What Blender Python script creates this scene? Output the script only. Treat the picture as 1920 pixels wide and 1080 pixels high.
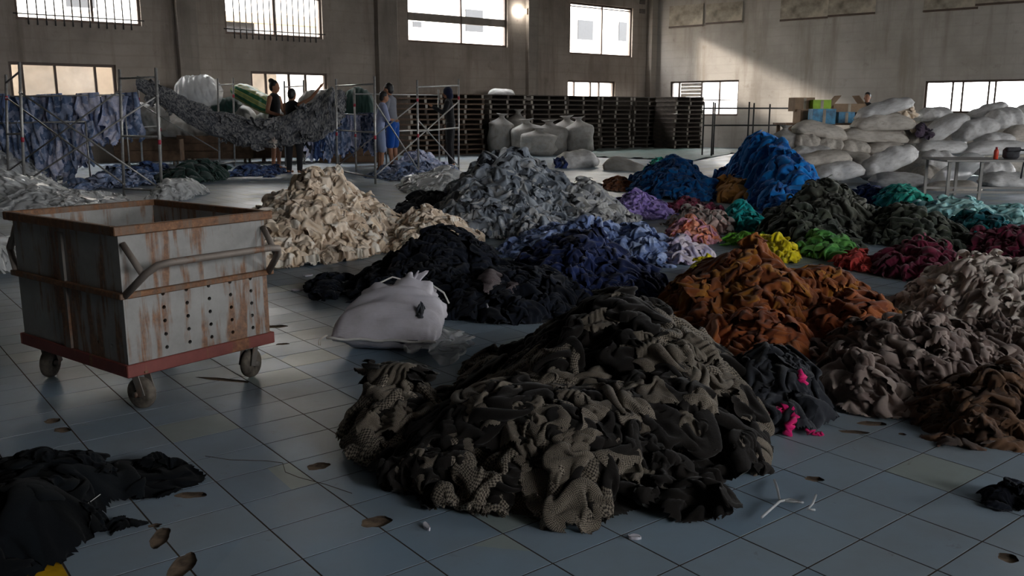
import bpy, bmesh, math, random
import numpy as np
from mathutils import Vector, Matrix, Euler

for o in list(bpy.data.objects):
    bpy.data.objects.remove(o)
SC = bpy.context.scene
COL = SC.collection
random.seed(7)
RNG = np.random.default_rng(11)

# ---------------------------------------------------------------- camera
FPX, CAM_H = 1655.0, 1.10                      # focal length in pixels of the 1920 frame, camera height
PITCH = math.atan(325.0 / FPX)
CP, SP = math.cos(PITCH), math.sin(PITCH)
cam_data = bpy.data.cameras.new('camera')
cam_data.sensor_width = 36.0
cam_data.lens = FPX / 1920.0 * 36.0
cam_data.clip_end = 300
cam = bpy.data.objects.new('camera', cam_data)
COL.objects.link(cam)
cam.location = (0, 0, CAM_H)
cam.rotation_euler = (math.pi / 2 - PITCH, 0, 0)
SC.camera = cam

# ---------------------------------------------------------------- world, sun, exposure
world = bpy.data.worlds.new('overcast_sky')
SC.world = world
world.use_nodes = True
bg = world.node_tree.nodes['Background']
bg.inputs[0].default_value = (0.96, 0.98, 1.0, 1)
bg.inputs[1].default_value = 1.0
SUN_EL, SUN_DIR = math.radians(20.7), Vector((0.971, -0.240))
sun_data = bpy.data.lights.new('sun', 'SUN')
sun_data.energy = 0.28
sun_data.angle = math.radians(4.5)
sun_data.color = (1.0, 0.93, 0.84)
sun = bpy.data.objects.new('sun', sun_data)
COL.objects.link(sun)
sv = Vector((SUN_DIR.x * math.cos(SUN_EL), SUN_DIR.y * math.cos(SUN_EL), -math.sin(SUN_EL)))
sun.rotation_euler = sv.to_track_quat('-Z', 'Y').to_euler()
sun.location = (-30, 40, 25)
SC.view_settings.view_transform = 'Standard'
SC.view_settings.look = 'None'
SC.view_settings.gamma = 1.0
SC.view_settings.exposure = 4.82
SC.view_settings.use_curve_mapping = False

# ---------------------------------------------------------------- projection helpers (placing things by where they stand)
def ray(x, y):
    a = (x - 960.0) / FPX; b = (540.0 - y) / FPX
    return Vector((a, CP + b * SP, -SP + b * CP))
def fl(x, y, z=0.0):                            # point of the horizontal plane z seen at a pixel
    r = ray(x, y); t = (z - CAM_H) / r.z
    return Vector((r.x * t, r.y * t, z))
def atY(x, y, Y):                               # point at distance Y in front of the camera seen at a pixel
    r = ray(x, y); t = Y / r.y
    return Vector((r.x * t, Y, CAM_H + r.z * t))
TH = math.radians(51.757)
U = Vector((math.sin(TH), math.cos(TH), 0))     # along the back wall, to the right
V = Vector((-U.y, U.x, 0))                      # into the back wall
def uvw(u, v, z=0.0):
    return U * u + V * v + Vector((0, 0, z))
WALL_V = 22.2
def on_back(x, y, v=WALL_V):                    # (u, z) on the plane of the back wall
    r = ray(x, y); t = v / r.dot(V)
    p = r * t
    return p.dot(U), CAM_H + p.z
cu, _ = on_back(1222, 100)
CORNER = uvw(cu, WALL_V)
W = Vector((0.774, -0.633, 0)).normalized()     # along the right wall, towards the camera
WN = Vector((-W.y, W.x, 0))                     # outwards (away from the room)
if WN.dot(Vector((1, 1, 0))) < 0: WN = -WN
def on_right(x, y):                             # (s, z) on the right wall
    r = ray(x, y); t = CORNER.dot(WN) / r.dot(WN)
    p = r * t
    return (p - CORNER).dot(W), CAM_H + p.z
def rw(s, z, off=0.0):                          # point on the right wall, off metres into the room
    p = CORNER + W * s - WN * off
    return Vector((p.x, p.y, z))

# ---------------------------------------------------------------- object helpers
def tag(o, label=None, cat=None, group=None, kind=None):
    if label: o['label'] = label
    if cat: o['category'] = cat
    if group: o['group'] = group
    if kind: o['kind'] = kind
    return o
def link(name, me, parent=None, material=None):
    o = bpy.data.objects.new(name, me)
    COL.objects.link(o)
    if parent is not None: o.parent = parent
    if material is not None:
        if me.materials: 
            o.material_slots[0].link = 'OBJECT'; o.material_slots[0].material = material
        else:
            me.materials.append(material)
    return o
def empty(name, loc, rz=0.0):
    o = bpy.data.objects.new(name, None)
    COL.objects.link(o)
    o.empty_display_size = 0.1
    o.location = loc
    o.rotation_euler = (0, 0, rz)
    return o
def mesh_np(name, verts, faces, smooth=True, uv=None):
    me = bpy.data.meshes.new(name)
    verts = np.asarray(verts, dtype=np.float32); faces = np.asarray(faces, dtype=np.int32)
    n, m, k = len(verts), len(faces), faces.shape[1]
    me.vertices.add(n); me.vertices.foreach_set('co', verts.ravel())
    me.loops.add(m * k); me.loops.foreach_set('vertex_index', faces.ravel())
    me.polygons.add(m)
    me.polygons.foreach_set('loop_start', np.arange(0, m * k, k, dtype=np.int32))
    me.polygons.foreach_set('use_smooth', np.full(m, smooth))
    if uv is not None:
        l = me.uv_layers.new(name='UVMap')
        l.data.foreach_set('uv', np.asarray(uv, dtype=np.float32)[faces.ravel()].ravel())
    me.update(calc_edges=True)
    me.validate()
    return me
def from_bm(name, bm, smooth=False):
    me = bpy.data.meshes.new(name)
    bm.normal_update()
    bm.to_mesh(me); bm.free()
    if smooth: me.polygons.foreach_set('use_smooth', [True] * len(me.polygons))
    return me
def bm_box(bm, c, s, rot=None, bevel=0.0):
    m = Matrix.Translation(Vector(c)) @ (rot.to_4x4() if rot is not None else Matrix.Identity(4)) @ Matrix.Diagonal((s[0], s[1], s[2], 1))
    r = bmesh.ops.create_cube(bm, size=1.0, matrix=m)
    if bevel > 0:
        es = set(e for v in r['verts'] for e in v.link_edges)
        bmesh.ops.bevel(bm, geom=list(es), offset=bevel, segments=1, affect='EDGES')
def bm_tube(bm, pts, rad, seg=10, cap=True):
    pts = [Vector(p) for p in pts]
    rads = rad if isinstance(rad, (list, tuple)) else [rad] * len(pts)
    rings = []
    up = None
    for i, p in enumerate(pts):
        d = (pts[min(i + 1, len(pts) - 1)] - pts[max(i - 1, 0)])
        if d.length < 1e-9: d = Vector((0, 0, 1))
        d.normalize()
        if up is None:
            up = Vector((0, 0, 1)) if abs(d.z) < 0.9 else Vector((1, 0, 0))
        a = d.cross(up).normalized(); b = a.cross(d).normalized(); up = b
        rings.append([bm.verts.new(p + (a * math.cos(2 * math.pi * k / seg) + b * math.sin(2 * math.pi * k / seg)) * rads[i]) for k in range(seg)])
    for i in range(len(rings) - 1):
        for k in range(seg):
            bm.faces.new((rings[i][k], rings[i][(k + 1) % seg], rings[i + 1][(k + 1) % seg], rings[i + 1][k]))
    if cap:
        bm.faces.new(rings[0][::-1]); bm.faces.new(rings[-1])
def box_obj(name, c, s, material, parent=None, rot=None, bevel=0.0):
    bm = bmesh.new(); bm_box(bm, c, s, rot, bevel)
    return link(name, from_bm(name, bm), parent, material)
def tube_obj(name, pts, rad, material, parent=None, seg=10):
    bm = bmesh.new(); bm_tube(bm, pts, rad, seg)
    return link(name, from_bm(name, bm, True), parent, material)
RZ = lambda a: Matrix.Rotation(a, 3, 'Z')
def frame_of(x):                                # rotation whose local x is the given horizontal direction
    x = Vector(x).normalized()
    return Matrix((x, Vector((-x.y, x.x, 0)), Vector((0, 0, 1)))).transposed()
RU, RW = frame_of(U), frame_of(W)

# ---------------------------------------------------------------- materials
def new_mat(name):
    m = bpy.data.materials.new(name); m.use_nodes = True
    nt = m.node_tree
    return m, nt, nt.nodes['Principled BSDF']
def node(nt, t, **kw):
    n = nt.nodes.new(t)
    for k, v in kw.items():
        if k in n.inputs: n.inputs[k].default_value = v
        else: setattr(n, k, v)
    return n
def c4(c): return (c[0], c[1], c[2], 1.0)
def ramp(nt, fac, stops):
    r = nt.nodes.new('ShaderNodeValToRGB')
    e = r.color_ramp.elements
    while len(e) < len(stops): e.new(0.5)
    for i, (p, c) in enumerate(stops):
        e[i].position = p; e[i].color = c4(c)
    nt.links.new(fac, r.inputs[0])
    return r.outputs[0]
def mixc(nt, fac, a, b, mode='MIX'):
    m = nt.nodes.new('ShaderNodeMix'); m.data_type = 'RGBA'; m.blend_type = mode
    for s, v in ((m.inputs[0], fac), (m.inputs[6], a), (m.inputs[7], b)):
        if isinstance(v, (int, float)): s.default_value = v
        elif isinstance(v, tuple): s.default_value = c4(v)
        else: nt.links.new(v, s)
    return m.outputs[2]
def noise(nt, vec, scale, detail=4, rough=0.55, dist=0.0):
    n = node(nt, 'ShaderNodeTexNoise', Scale=scale, Detail=detail, Roughness=rough, Distortion=dist)
    if vec is not None: nt.links.new(vec, n.inputs['Vector'])
    return n.outputs[0]
def mapping(nt, vec, scale=(1, 1, 1)):
    n = nt.nodes.new('ShaderNodeMapping'); n.inputs['Scale'].default_value = scale
    nt.links.new(vec, n.inputs['Vector'])
    return n.outputs[0]
def bump(nt, b, h, strength=0.2, dist=0.01):
    n = node(nt, 'ShaderNodeBump', Strength=strength, Distance=dist)
    nt.links.new(h, n.inputs['Height']); nt.links.new(n.outputs[0], b.inputs['Normal'])
def plain(name, col, rough=0.6, metal=0.0, var=0.12, scale=8.0):
    m, nt, b = new_mat(name)
    co = nt.nodes.new('ShaderNodeTexCoord').outputs['Object']
    d = tuple(c * (1 - var * 2) for c in col); l = tuple(min(1, c * (1 + var)) for c in col)
    nt.links.new(ramp(nt, noise(nt, co, scale, 5), [(0.3, d), (0.7, l)]), b.inputs['Base Color'])
    b.inputs['Roughness'].default_value = rough; b.inputs['Metallic'].default_value = metal
    return m
def cloth(name, cols, scale=6.0, rough=0.95, spread=0.25, sheen=0.15, weave=900.0):
    """fabric: the listed colours in random patches (from one scrap to the next and along the heap), fine weave relief"""
    m, nt, b = new_mat(name)
    tc = nt.nodes.new('ShaderNodeTexCoord'); uv = tc.outputs['UV']
    oi = nt.nodes.new('ShaderNodeObjectInfo')
    v = node(nt, 'ShaderNodeTexVoronoi', Scale=scale); v.feature = 'F1'
    wp = nt.nodes.new('ShaderNodeVectorMath'); wp.operation = 'ADD'
    nz = node(nt, 'ShaderNodeTexNoise', Scale=scale * 1.3, Detail=3.0)
    nt.links.new(uv, nz.inputs['Vector'])
    sc_ = nt.nodes.new('ShaderNodeVectorMath'); sc_.operation = 'SCALE'; sc_.inputs['Scale'].default_value = 0.5 / scale * 2
    nt.links.new(nz.outputs[1], sc_.inputs[0])
    nt.links.new(uv, wp.inputs[0]); nt.links.new(sc_.outputs[0], wp.inputs[1]); nt.links.new(wp.outputs[0], v.inputs['Vector'])
    sep = nt.nodes.new('ShaderNodeSeparateColor'); nt.links.new(v.outputs['Color'], sep.inputs[0])
    add = nt.nodes.new('ShaderNodeMath'); add.operation = 'ADD'
    nt.links.new(sep.outputs[0], add.inputs[0]); nt.links.new(oi.outputs['Random'], add.inputs[1])
    fr = nt.nodes.new('ShaderNodeMath'); fr.operation = 'FRACT'; nt.links.new(add.outputs[0], fr.inputs[0])
    n = len(cols)
    r = nt.nodes.new('ShaderNodeValToRGB'); r.color_ramp.interpolation = 'CONSTANT' if n > 2 else 'LINEAR'
    e = r.color_ramp.elements
    while len(e) < n: e.new(0.5)
    for i, c in enumerate(cols):
        e[i].position = i / n if n > 2 else i / max(1, n - 1); e[i].color = c4(c)
    if n == 1: e[1].color = c4(cols[0])
    nt.links.new(fr.outputs[0], r.inputs[0])
    dirt = noise(nt, uv, scale * 2.2, 4, 0.6)
    col = mixc(nt, 1.0, r.outputs[0], ramp(nt, dirt, [(0.25, (1 - spread,) * 3), (0.75, (1 + spread * 0.4,) * 3)]), 'MULTIPLY')
    nt.links.new(col, b.inputs['Base Color'])
    b.inputs['Roughness'].default_value = rough
    b.inputs['Specular IOR Level'].default_value = 0.15
    b.inputs['Sheen Weight'].default_value = sheen; b.inputs['Sheen Roughness'].default_value = 0.6
    fine = noise(nt, uv, weave * 0.12, 5, 0.7)
    bump(nt, b, fine, 0.35, 0.004)
    return m
def tweed(name):
    """broken-check woollen cloth with a plain near-black reverse"""
    m, nt, b = new_mat(name)
    uv = nt.nodes.new('ShaderNodeTexCoord').outputs['UV']
    oi = nt.nodes.new('ShaderNodeObjectInfo')
    ck = node(nt, 'ShaderNodeTexChecker', Scale=230.0)
    wob = nt.nodes.new('ShaderNodeVectorMath'); wob.operation = 'ADD'
    nz = node(nt, 'ShaderNodeTexNoise', Scale=30.0); nt.links.new(uv, nz.inputs['Vector'])
    s_ = nt.nodes.new('ShaderNodeVectorMath'); s_.operation = 'SCALE'; s_.inputs['Scale'].default_value = 0.008
    nt.links.new(nz.outputs[1], s_.inputs[0]); nt.links.new(uv, wob.inputs[0]); nt.links.new(s_.outputs[0], wob.inputs[1])
    nt.links.new(wob.outputs[0], ck.inputs['Vector'])
    ck.inputs['Color1'].default_value = (0.27, 0.228, 0.18, 1); ck.inputs['Color2'].default_value = (0.045, 0.037, 0.030, 1)
    v = node(nt, 'ShaderNodeTexVoronoi', Scale=2.3)
    nz2 = node(nt, 'ShaderNodeTexNoise', Scale=6.0, Detail=3.0); nt.links.new(uv, nz2.inputs['Vector'])
    s2 = nt.nodes.new('ShaderNodeVectorMath'); s2.operation = 'SCALE'; s2.inputs['Scale'].default_value = 0.25
    a2 = nt.nodes.new('ShaderNodeVectorMath'); a2.operation = 'ADD'
    nt.links.new(nz2.outputs[1], s2.inputs[0]); nt.links.new(s2.outputs[0], a2.inputs[0]); nt.links.new(uv, a2.inputs[1])
    nt.links.new(a2.outputs[0], v.inputs['Vector'])
    sep = nt.nodes.new('ShaderNodeSeparateColor'); nt.links.new(v.outputs['Color'], sep.inputs[0])
    add = nt.nodes.new('ShaderNodeMath'); add.operation = 'ADD'
    nt.links.new(sep.outputs[0], add.inputs[0]); nt.links.new(oi.outputs['Random'], add.inputs[1])
    fr = nt.nodes.new('ShaderNodeMath'); fr.operation = 'FRACT'; nt.links.new(add.outputs[0], fr.inputs[0])
    gt = nt.nodes.new('ShaderNodeMath'); gt.operation = 'GREATER_THAN'; gt.inputs[1].default_value = 0.56
    nt.links.new(fr.outputs[0], gt.inputs[0])
    col = mixc(nt, gt.outputs[0], ck.outputs[0], (0.014, 0.0115, 0.010))
    col = mixc(nt, 1.0, col, ramp(nt, noise(nt, uv, 9, 4), [(0.3, (0.55,) * 3), (0.7, (1.1,) * 3)]), 'MULTIPLY')
    nt.links.new(col, b.inputs['Base Color'])
    b.inputs['Roughness'].default_value = 0.95; b.inputs['Specular IOR Level'].default_value = 0.1
    b.inputs['Sheen Weight'].default_value = 0.1
    bump(nt, b, noise(nt, uv, 120, 5, 0.7), 0.5, 0.004)
    return m
def plaster(name, col, dark, stain):
    m, nt, b = new_mat(name)
    co = nt.nodes.new('ShaderNodeTexCoord').outputs['Object']
    base = ramp(nt, noise(nt, co, 0.55, 8, 0.65), [(0.3, dark), (0.62, col)])
    streak = noise(nt, mapping(nt, co, (1.6, 1.6, 0.16)), 1.5, 6, 0.65)
    c = mixc(nt, ramp(nt, streak, [(0.5, (0, 0, 0)), (0.72, (0.65,) * 3)]), base, stain)
    course = node(nt, 'ShaderNodeTexWave', Scale=1.15, Distortion=1.2, Detail=2.0)
    course.bands_direction = 'Z'; nt.links.new(co, course.inputs['Vector'])
    c = mixc(nt, ramp(nt, course.outputs[1], [(0.0, (0.22,) * 3), (0.12, (0, 0, 0))]), c, dark)
    spots = noise(nt, co, 2.6, 6, 0.7)
    c = mixc(nt, ramp(nt, spots, [(0.60, (0, 0, 0)), (0.72, (0.5,) * 3)]), c, stain)
    nt.links.new(c, b.inputs['Base Color'])
    b.inputs['Roughness'].default_value = 0.92
    bump(nt, b, noise(nt, co, 14, 6, 0.7), 0.3, 0.02)
    return m
def tile_mat(name):
    m, nt, b = new_mat(name)
    tc = nt.nodes.new('ShaderNodeTexCoord'); co = tc.outputs['Object']
    geo = nt.nodes.new('ShaderNodeNewGeometry'); pos = geo.outputs['Position']
    cell = nt.nodes.new('ShaderNodeTexWhiteNoise')
    rot = nt.nodes.new('ShaderNodeMapping'); rot.vector_type = 'TEXTURE'
    rot.inputs['Location'].default_value = tuple(uvw(TU0, TV0)); rot.inputs['Rotation'].default_value = (0, 0, math.atan2(U.y, U.x))
    rot.inputs['Scale'].default_value = (TDU, TDV, 1.0)
    nt.links.new(pos, rot.inputs['Vector'])
    fl_ = nt.nodes.new('ShaderNodeVectorMath'); fl_.operation = 'FLOOR'; nt.links.new(rot.outputs[0], fl_.inputs[0])
    nt.links.new(fl_.outputs[0], cell.inputs['Vector'])
    tint = ramp(nt, cell.outputs[0], [(0.0, (0.25, 0.345, 0.44)), (0.45, (0.285, 0.38, 0.47)), (0.86, (0.30, 0.385, 0.46)), (0.95, (0.33, 0.40, 0.40)), (1.0, (0.38, 0.44, 0.41))])
    grime = noise(nt, pos, 1.1, 8, 0.65)
    c = mixc(nt, ramp(nt, grime, [(0.42, (0, 0, 0)), (0.72, (0.55,) * 3)]), tint, (0.25, 0.225, 0.19))
    spots = noise(nt, pos, 9.0, 5, 0.7, 0.6)
    c = mixc(nt, ramp(nt, spots, [(0.64, (0, 0, 0)), (0.74, (0.6,) * 3)]), c, (0.14, 0.11, 0.08))
    nt.links.new(c, b.inputs['Base Color'])
    nt.links.new(ramp(nt, grime, [(0.3, (0.28,) * 3), (0.75, (0.6,) * 3)]), b.inputs['Roughness'])
    b.inputs['Specular IOR Level'].default_value = 0.4
    bump(nt, b, noise(nt, pos, 5, 4, 0.6), 0.12, 0.01)
    return m
def rusty(name, metal_col, rust_amt, painted=None):
    m, nt, b = new_mat(name)
    co = nt.nodes.new('ShaderNodeTexCoord').outputs['Object']
    steel = ramp(nt, noise(nt, co, 7, 8, 0.7), [(0.3, tuple(c * 0.68 for c in metal_col)), (0.7, metal_col)])
    streak = noise(nt, mapping(nt, co, (1, 1, 0.10)), 26, 5, 0.6, 0.3)
    big = noise(nt, mapping(nt, co, (1, 1, 0.55)), 3.4, 5, 0.6)
    mul = nt.nodes.new('ShaderNodeMath'); mul.operation = 'MULTIPLY'
    nt.links.new(streak, mul.inputs[0]); nt.links.new(big, mul.inputs[1])
    lo = 0.42 - rust_amt
    f = ramp(nt, mul.outputs[0], [(lo, (0, 0, 0)), (lo + 0.07, (0.85,) * 3)])
    rust = ramp(nt, noise(nt, co, 40, 6, 0.75), [(0.3, (0.060, 0.026, 0.012)), (0.55, (0.20, 0.085, 0.032)), (0.75, (0.33, 0.17, 0.075))])
    c = mixc(nt, f, steel, rust)
    nt.links.new(c, b.inputs['Base Color'])
    b.inputs['Metallic'].default_value = 0.0 if painted else 0.25
    b.inputs['Roughness'].default_value = 0.62
    bump(nt, b, noise(nt, co, 30, 6, 0.7), 0.18, 0.004)
    return m
def glassy(name, tint=(1, 1, 1), clear=0.85, rough=0.1):
    m = bpy.data.materials.new(name); m.use_nodes = True
    nt = m.node_tree
    for n in list(nt.nodes): nt.nodes.remove(n)
    out = nt.nodes.new('ShaderNodeOutputMaterial')
    tr = nt.nodes.new('ShaderNodeBsdfTransparent'); tr.inputs[0].default_value = c4(tint)
    gl = node(nt, 'ShaderNodeBsdfPrincipled', Roughness=rough); gl.inputs['Base Color'].default_value = (0.75, 0.76, 0.76, 1)
    co = nt.nodes.new('ShaderNodeTexCoord').outputs['Object']
    mx = nt.nodes.new('ShaderNodeMixShader')
    nt.links.new(ramp(nt, noise(nt, co, 3, 5), [(0.3, (1 - clear - 0.04,) * 3), (0.7, (min(1, 1 - clear + 0.08),) * 3)]), mx.inputs[0])
    nt.links.new(tr.outputs[0], mx.inputs[1]); nt.links.new(gl.outputs[0], mx.inputs[2])
    nt.links.new(mx.outputs[0], out.inputs[0])
    return m
def woven_sack(name, col, dirt=0.3):
    m, nt, b = new_mat(name)
    tc = nt.nodes.new('ShaderNodeTexCoord'); co = tc.outputs['Object']; uv = tc.outputs['UV']
    oi = nt.nodes.new('ShaderNodeObjectInfo')
    base = mixc(nt, oi.outputs['Random'], tuple(c * 0.80 for c in col), col)
    g = noise(nt, co, 4.5, 7, 0.65)
    c = mixc(nt, ramp(nt, g, [(0.45, (0, 0, 0)), (0.75, (dirt * 1.6,) * 3)]), base, (0.17, 0.14, 0.11))
    sp = noise(nt, co, 17, 4, 0.7)
    c = mixc(nt, ramp(nt, sp, [(0.66, (0, 0, 0)), (0.74, (dirt,) * 3)]), c, (0.09, 0.08, 0.07))
    nt.links.new(c, b.inputs['Base Color'])
    b.inputs['Roughness'].default_value = 0.62; b.inputs['Specular IOR Level'].default_value = 0.3
    w = noise(nt, mapping(nt, uv, (60, 6, 1)), 4, 4, 0.6)
    bump(nt, b, w, 0.35, 0.01)
    return m

TDU, TDV = 0.2404, 0.2037                       # tile pitch along and across the hall
TU0, TV0 = 0.6162, 0.9218

M = {}
M['wall_back'] = plaster('stained_plaster', (0.34, 0.285, 0.24), (0.20, 0.165, 0.135), (0.12, 0.085, 0.06))
M['wall_right'] = plaster('pale_plaster', (0.46, 0.415, 0.365), (0.32, 0.28, 0.24), (0.22, 0.175, 0.13))
M['concrete'] = plaster('raw_concrete', (0.29, 0.25, 0.21), (0.18, 0.15, 0.125), (0.11, 0.085, 0.065))
M['ceiling'] = plain('dusty_roof_sheet', (0.16, 0.15, 0.14), 0.8)
M['grout'] = plain('dirty_grout', (0.060, 0.040, 0.026), 0.9, 0, 0.25, 14)
M['tile'] = tile_mat('blue_grey_tile')
M['frame'] = plain('brown_window_steel', (0.085, 0.055, 0.040), 0.6)
M['bar'] = plain('dark_window_bar', (0.05, 0.045, 0.042), 0.6)
M['glass'] = glassy('dusty_window_glass', (1, 1, 1), 0.88, 0.15)
M['steel'] = rusty('rust_streaked_steel', (0.31, 0.30, 0.285), 0.172)
M['steel_dark'] = rusty('old_dull_steel', (0.20, 0.18, 0.16), 0.15)
M['rust'] = rusty('rusted_rim', (0.17, 0.11, 0.075), 0.24)
M['redpaint'] = rusty('worn_red_paint', (0.20, 0.045, 0.035), 0.10, True)
M['pipe'] = rusty('handle_pipe', (0.24, 0.20, 0.17), 0.13)
M['rubber'] = plain('dirty_caster_rubber', (0.15, 0.125, 0.10), 0.85, 0, 0.3, 30)
M['hole'] = plain('bare_cement', (0.22, 0.155, 0.105), 0.95, 0, 0.35, 25)
M['pole'] = plain('galvanised_tube', (0.38, 0.37, 0.355), 0.45, 0.5, 0.15, 20)
M['redband'] = plain('red_tape', (0.40, 0.03, 0.055), 0.6)
M['ext_wall'] = plain('exterior_render', (0.62, 0.58, 0.52), 0.9, 0, 0.06, 0.6)
M['ext_dark'] = plain('exterior_dark', (0.009, 0.009, 0.010), 0.7)
M['ext_roof'] = plain('exterior_roof', (0.36, 0.27, 0.18), 0.8)
M['ext_ground'] = plain('exterior_yard', (0.40, 0.38, 0.35), 0.9)

# ---------------------------------------------------------------- the hall: floor
def in_view(p):
    z = p.z - CAM_H
    d = p.y * CP - z * SP
    if d < 0.3: return None
    x = 960 + FPX * p.x / d; y = 540 - FPX * (p.y * SP + z * CP) / d
    return (x, y) if -40 < x < 1960 and -40 < y < 1120 else None
U_LO, V_LO = -14.0, -9.0
floor_bm = bmesh.new()
pts = [uvw(U_LO, V_LO), uvw(40, V_LO), uvw(40, WALL_V), uvw(U_LO, WALL_V)]
fv = [floor_bm.verts.new(p + Vector((0, 0, -0.009))) for p in pts] + [floor_bm.verts.new(p + Vector((0, 0, -0.2))) for p in pts]
floor_bm.faces.new(fv[:4]); floor_bm.faces.new(fv[4:][::-1])
for i in range(4): floor_bm.faces.new((fv[i], fv[4 + i], fv[4 + (i + 1) % 4], fv[(i + 1) % 4]))
floor = link('floor', from_bm('floor', floor_bm), None, M['grout'])
tag(floor, 'old blue-grey glazed tile floor with dirty joints', None, None, 'structure')
GAP = 0.0050
tbm = bmesh.new()
bm_box(tbm, (0, 0, -0.0004), (TDU - GAP, TDV - GAP, 0.0008))
bm_box(tbm, (0, 0, -0.0046), (TDU, TDV, 0.0076))
tbm.faces.ensure_lookup_table()
for f_ in tbm.faces:
    if f_.index < 0 or f_.calc_center_median().z < -0.00075: f_.material_index = 1
tile_me = from_bm('tile', tbm)
tile_me.materials.append(M['tile']); tile_me.materials.append(M['grout'])
cells = []
for i in range(int((U_LO - TU0) / TDU), int((40 - TU0) / TDU)):
    for j in range(int((V_LO - TV0) / TDV), int((WALL_V - TV0) / TDV)):
        p = uvw(TU0 + (i + 0.5) * TDU, TV0 + (j + 0.5) * TDV)
        if (p - CORNER).dot(WN) > -0.02: continue
        cells.append((p.length if in_view(p) else 999.0, i, j, p))
cells.sort(key=lambda c: c[0])
au = math.atan2(U.y, U.x)
for _, i, j, p in cells[:300]:
    o = link('tile', tile_me, floor)
    o.location = p + Vector((0, 0, random.uniform(-0.0002, 0.0002)))
    o.rotation_euler = (random.uniform(-.0004, .0004), random.uniform(-.0004, .0004), au + random.uniform(-.001, .001))
vs, fs = [], []
hu, hv = U * ((TDU - GAP) / 2), V * ((TDV - GAP) / 2)
for _, i, j, p in cells[300:]:
    if p.y < -2 and p.length > 9: pass
    k = len(vs)
    vs += [p - hu - hv, p + hu - hv, p + hu + hv, p - hu + hv]; fs.append((k, k + 1, k + 2, k + 3))
tf = link('tile_field', mesh_np('tile_field', [tuple(v) for v in vs], fs, False), floor, M['tile'])
tf['kind'] = 'stuff'

# ---------------------------------------------------------------- the hall: walls with window openings
def wall_mesh(name, O, D, N, a0, a1, z0, z1, holes, T=0.28):
    """wall along direction D from O, inner face on O, thickness T outwards along N, rectangular openings (a0,a1,z0,z1)"""
    xs = sorted(set([a0, a1] + [h[0] for h in holes] + [h[1] for h in holes]))
    zs = sorted(set([z0, z1] + [h[2] for h in holes] + [h[3] for h in holes]))
    solid = lambda x, z: not any(h[0] < x < h[1] and h[2] < z < h[3] for h in holes)
    bm = bmesh.new()
    P = lambda a, z, t: bm.verts.new(O + D * a + N * t + Vector((0, 0, z)))
    S = [[solid((xs[i] + xs[i + 1]) / 2, (zs[j] + zs[j + 1]) / 2) for j in range(len(zs) - 1)] for i in range(len(xs) - 1)]
    for i in range(len(xs) - 1):
        for j in range(len(zs) - 1):
            if not S[i][j]: continue
            A, B, C_, D_ = xs[i], xs[i + 1], zs[j], zs[j + 1]
            bm.faces.new([P(A, C_, 0), P(B, C_, 0), P(B, D_, 0), P(A, D_, 0)])
            bm.faces.new([P(A, C_, T), P(A, D_, T), P(B, D_, T), P(B, C_, T)])
            if i == 0 or not S[i - 1][j]: bm.faces.new([P(A, C_, 0), P(A, D_, 0), P(A, D_, T), P(A, C_, T)])
            if i == len(xs) - 2 or not S[i + 1][j]: bm.faces.new([P(B, C_, 0), P(B, C_, T), P(B, D_, T), P(B, D_, 0)])
            if j == 0 or not S[i][j - 1]: bm.faces.new([P(A, C_, 0), P(A, C_, T), P(B, C_, T), P(B, C_, 0)])
            if j == len(zs) - 2 or not S[i][j + 1]: bm.faces.new([P(A, D_, 0), P(B, D_, 0), P(B, D_, T), P(A, D_, T)])
    bmesh.ops.remove_doubles(bm, verts=bm.verts, dist=1e-5)
    bmesh.ops.recalc_face_normals(bm, faces=bm.faces)
    return from_bm(name, bm)
ROOF_Z = 6.4
def brect(xl, xr, ytop, ybot):                  # window on the back wall from pixels of its left edge
    u0, zt = on_back(xl, ytop); _, zb = on_back(xl, ybot); u1, _ = on_back(xr, 100)
    return (u0, u1, zb, zt)
def rrect(xl, xr, ytop, ybot):
    s0, zt = on_right(xl, ytop); _, zb = on_right(xl, ybot); s1, _ = on_right(xr, 100)
    return (s0, s1, zb, zt)
TOPZ = on_back(1070, 3)[1]
UP = [list(brect(20, 270, -60, 35)), list(brect(417, 607, -40, 63)), list(brect(763, 952, -20, 78)), list(brect(1070, 1185, 3, 101))]
for h in UP: h[3] = TOPZ
LOW = [list(brect(15, 215, 115, 190)), list(brect(470, 612, 133, 195)), list(brect(1065, 1155, 150, 187))]
for h in LOW: h[2] = 1.25
RIGHT = [list(rrect(1257, 1388, 153, 217)), list(rrect(1735, 1990, 152, 212))]
# unseen openings: right-wall doors for the side light, front windows added for fill light
RIGHT_DOORS = [[13.6, 17.6, 0.0, 3.4], [21.0, 25.0, 0.0, 3.4]]
FRONT_FILL = [[2.0, 5.0, 2.6, 4.6], [12.0, 17.0, 2.4, 4.6]]
back = link('wall_back', wall_mesh('wall_back', V * WALL_V, U, V, U_LO, cu + 0.3, -0.1, ROOF_Z, UP + LOW), None, M['wall_back'])
right = link('wall_right', wall_mesh('wall_right', CORNER, W, WN, 0.0, 36.0, -0.1, ROOF_Z, RIGHT + RIGHT_DOORS), None, M['wall_right'])
left = link('wall_left', wall_mesh('wall_left', U * U_LO, V, -U, V_LO - 0.3, WALL_V + 0.3, -0.1, ROOF_Z, []), None, M['wall_back'])
front = link('wall_front', wall_mesh('wall_front', V * V_LO, U, -V, U_LO, 45.0, -0.1, ROOF_Z, FRONT_FILL), None, M['wall_right'])
for o, l in ((back, 'stained brown plaster wall with barred windows'), (right, 'pale dirty plaster wall with boarded panels'), (left, 'plain dark plaster wall'), (front, 'plain plaster wall')):
    tag(o, l, None, None, 'structure')
rc = bmesh.new()
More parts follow.
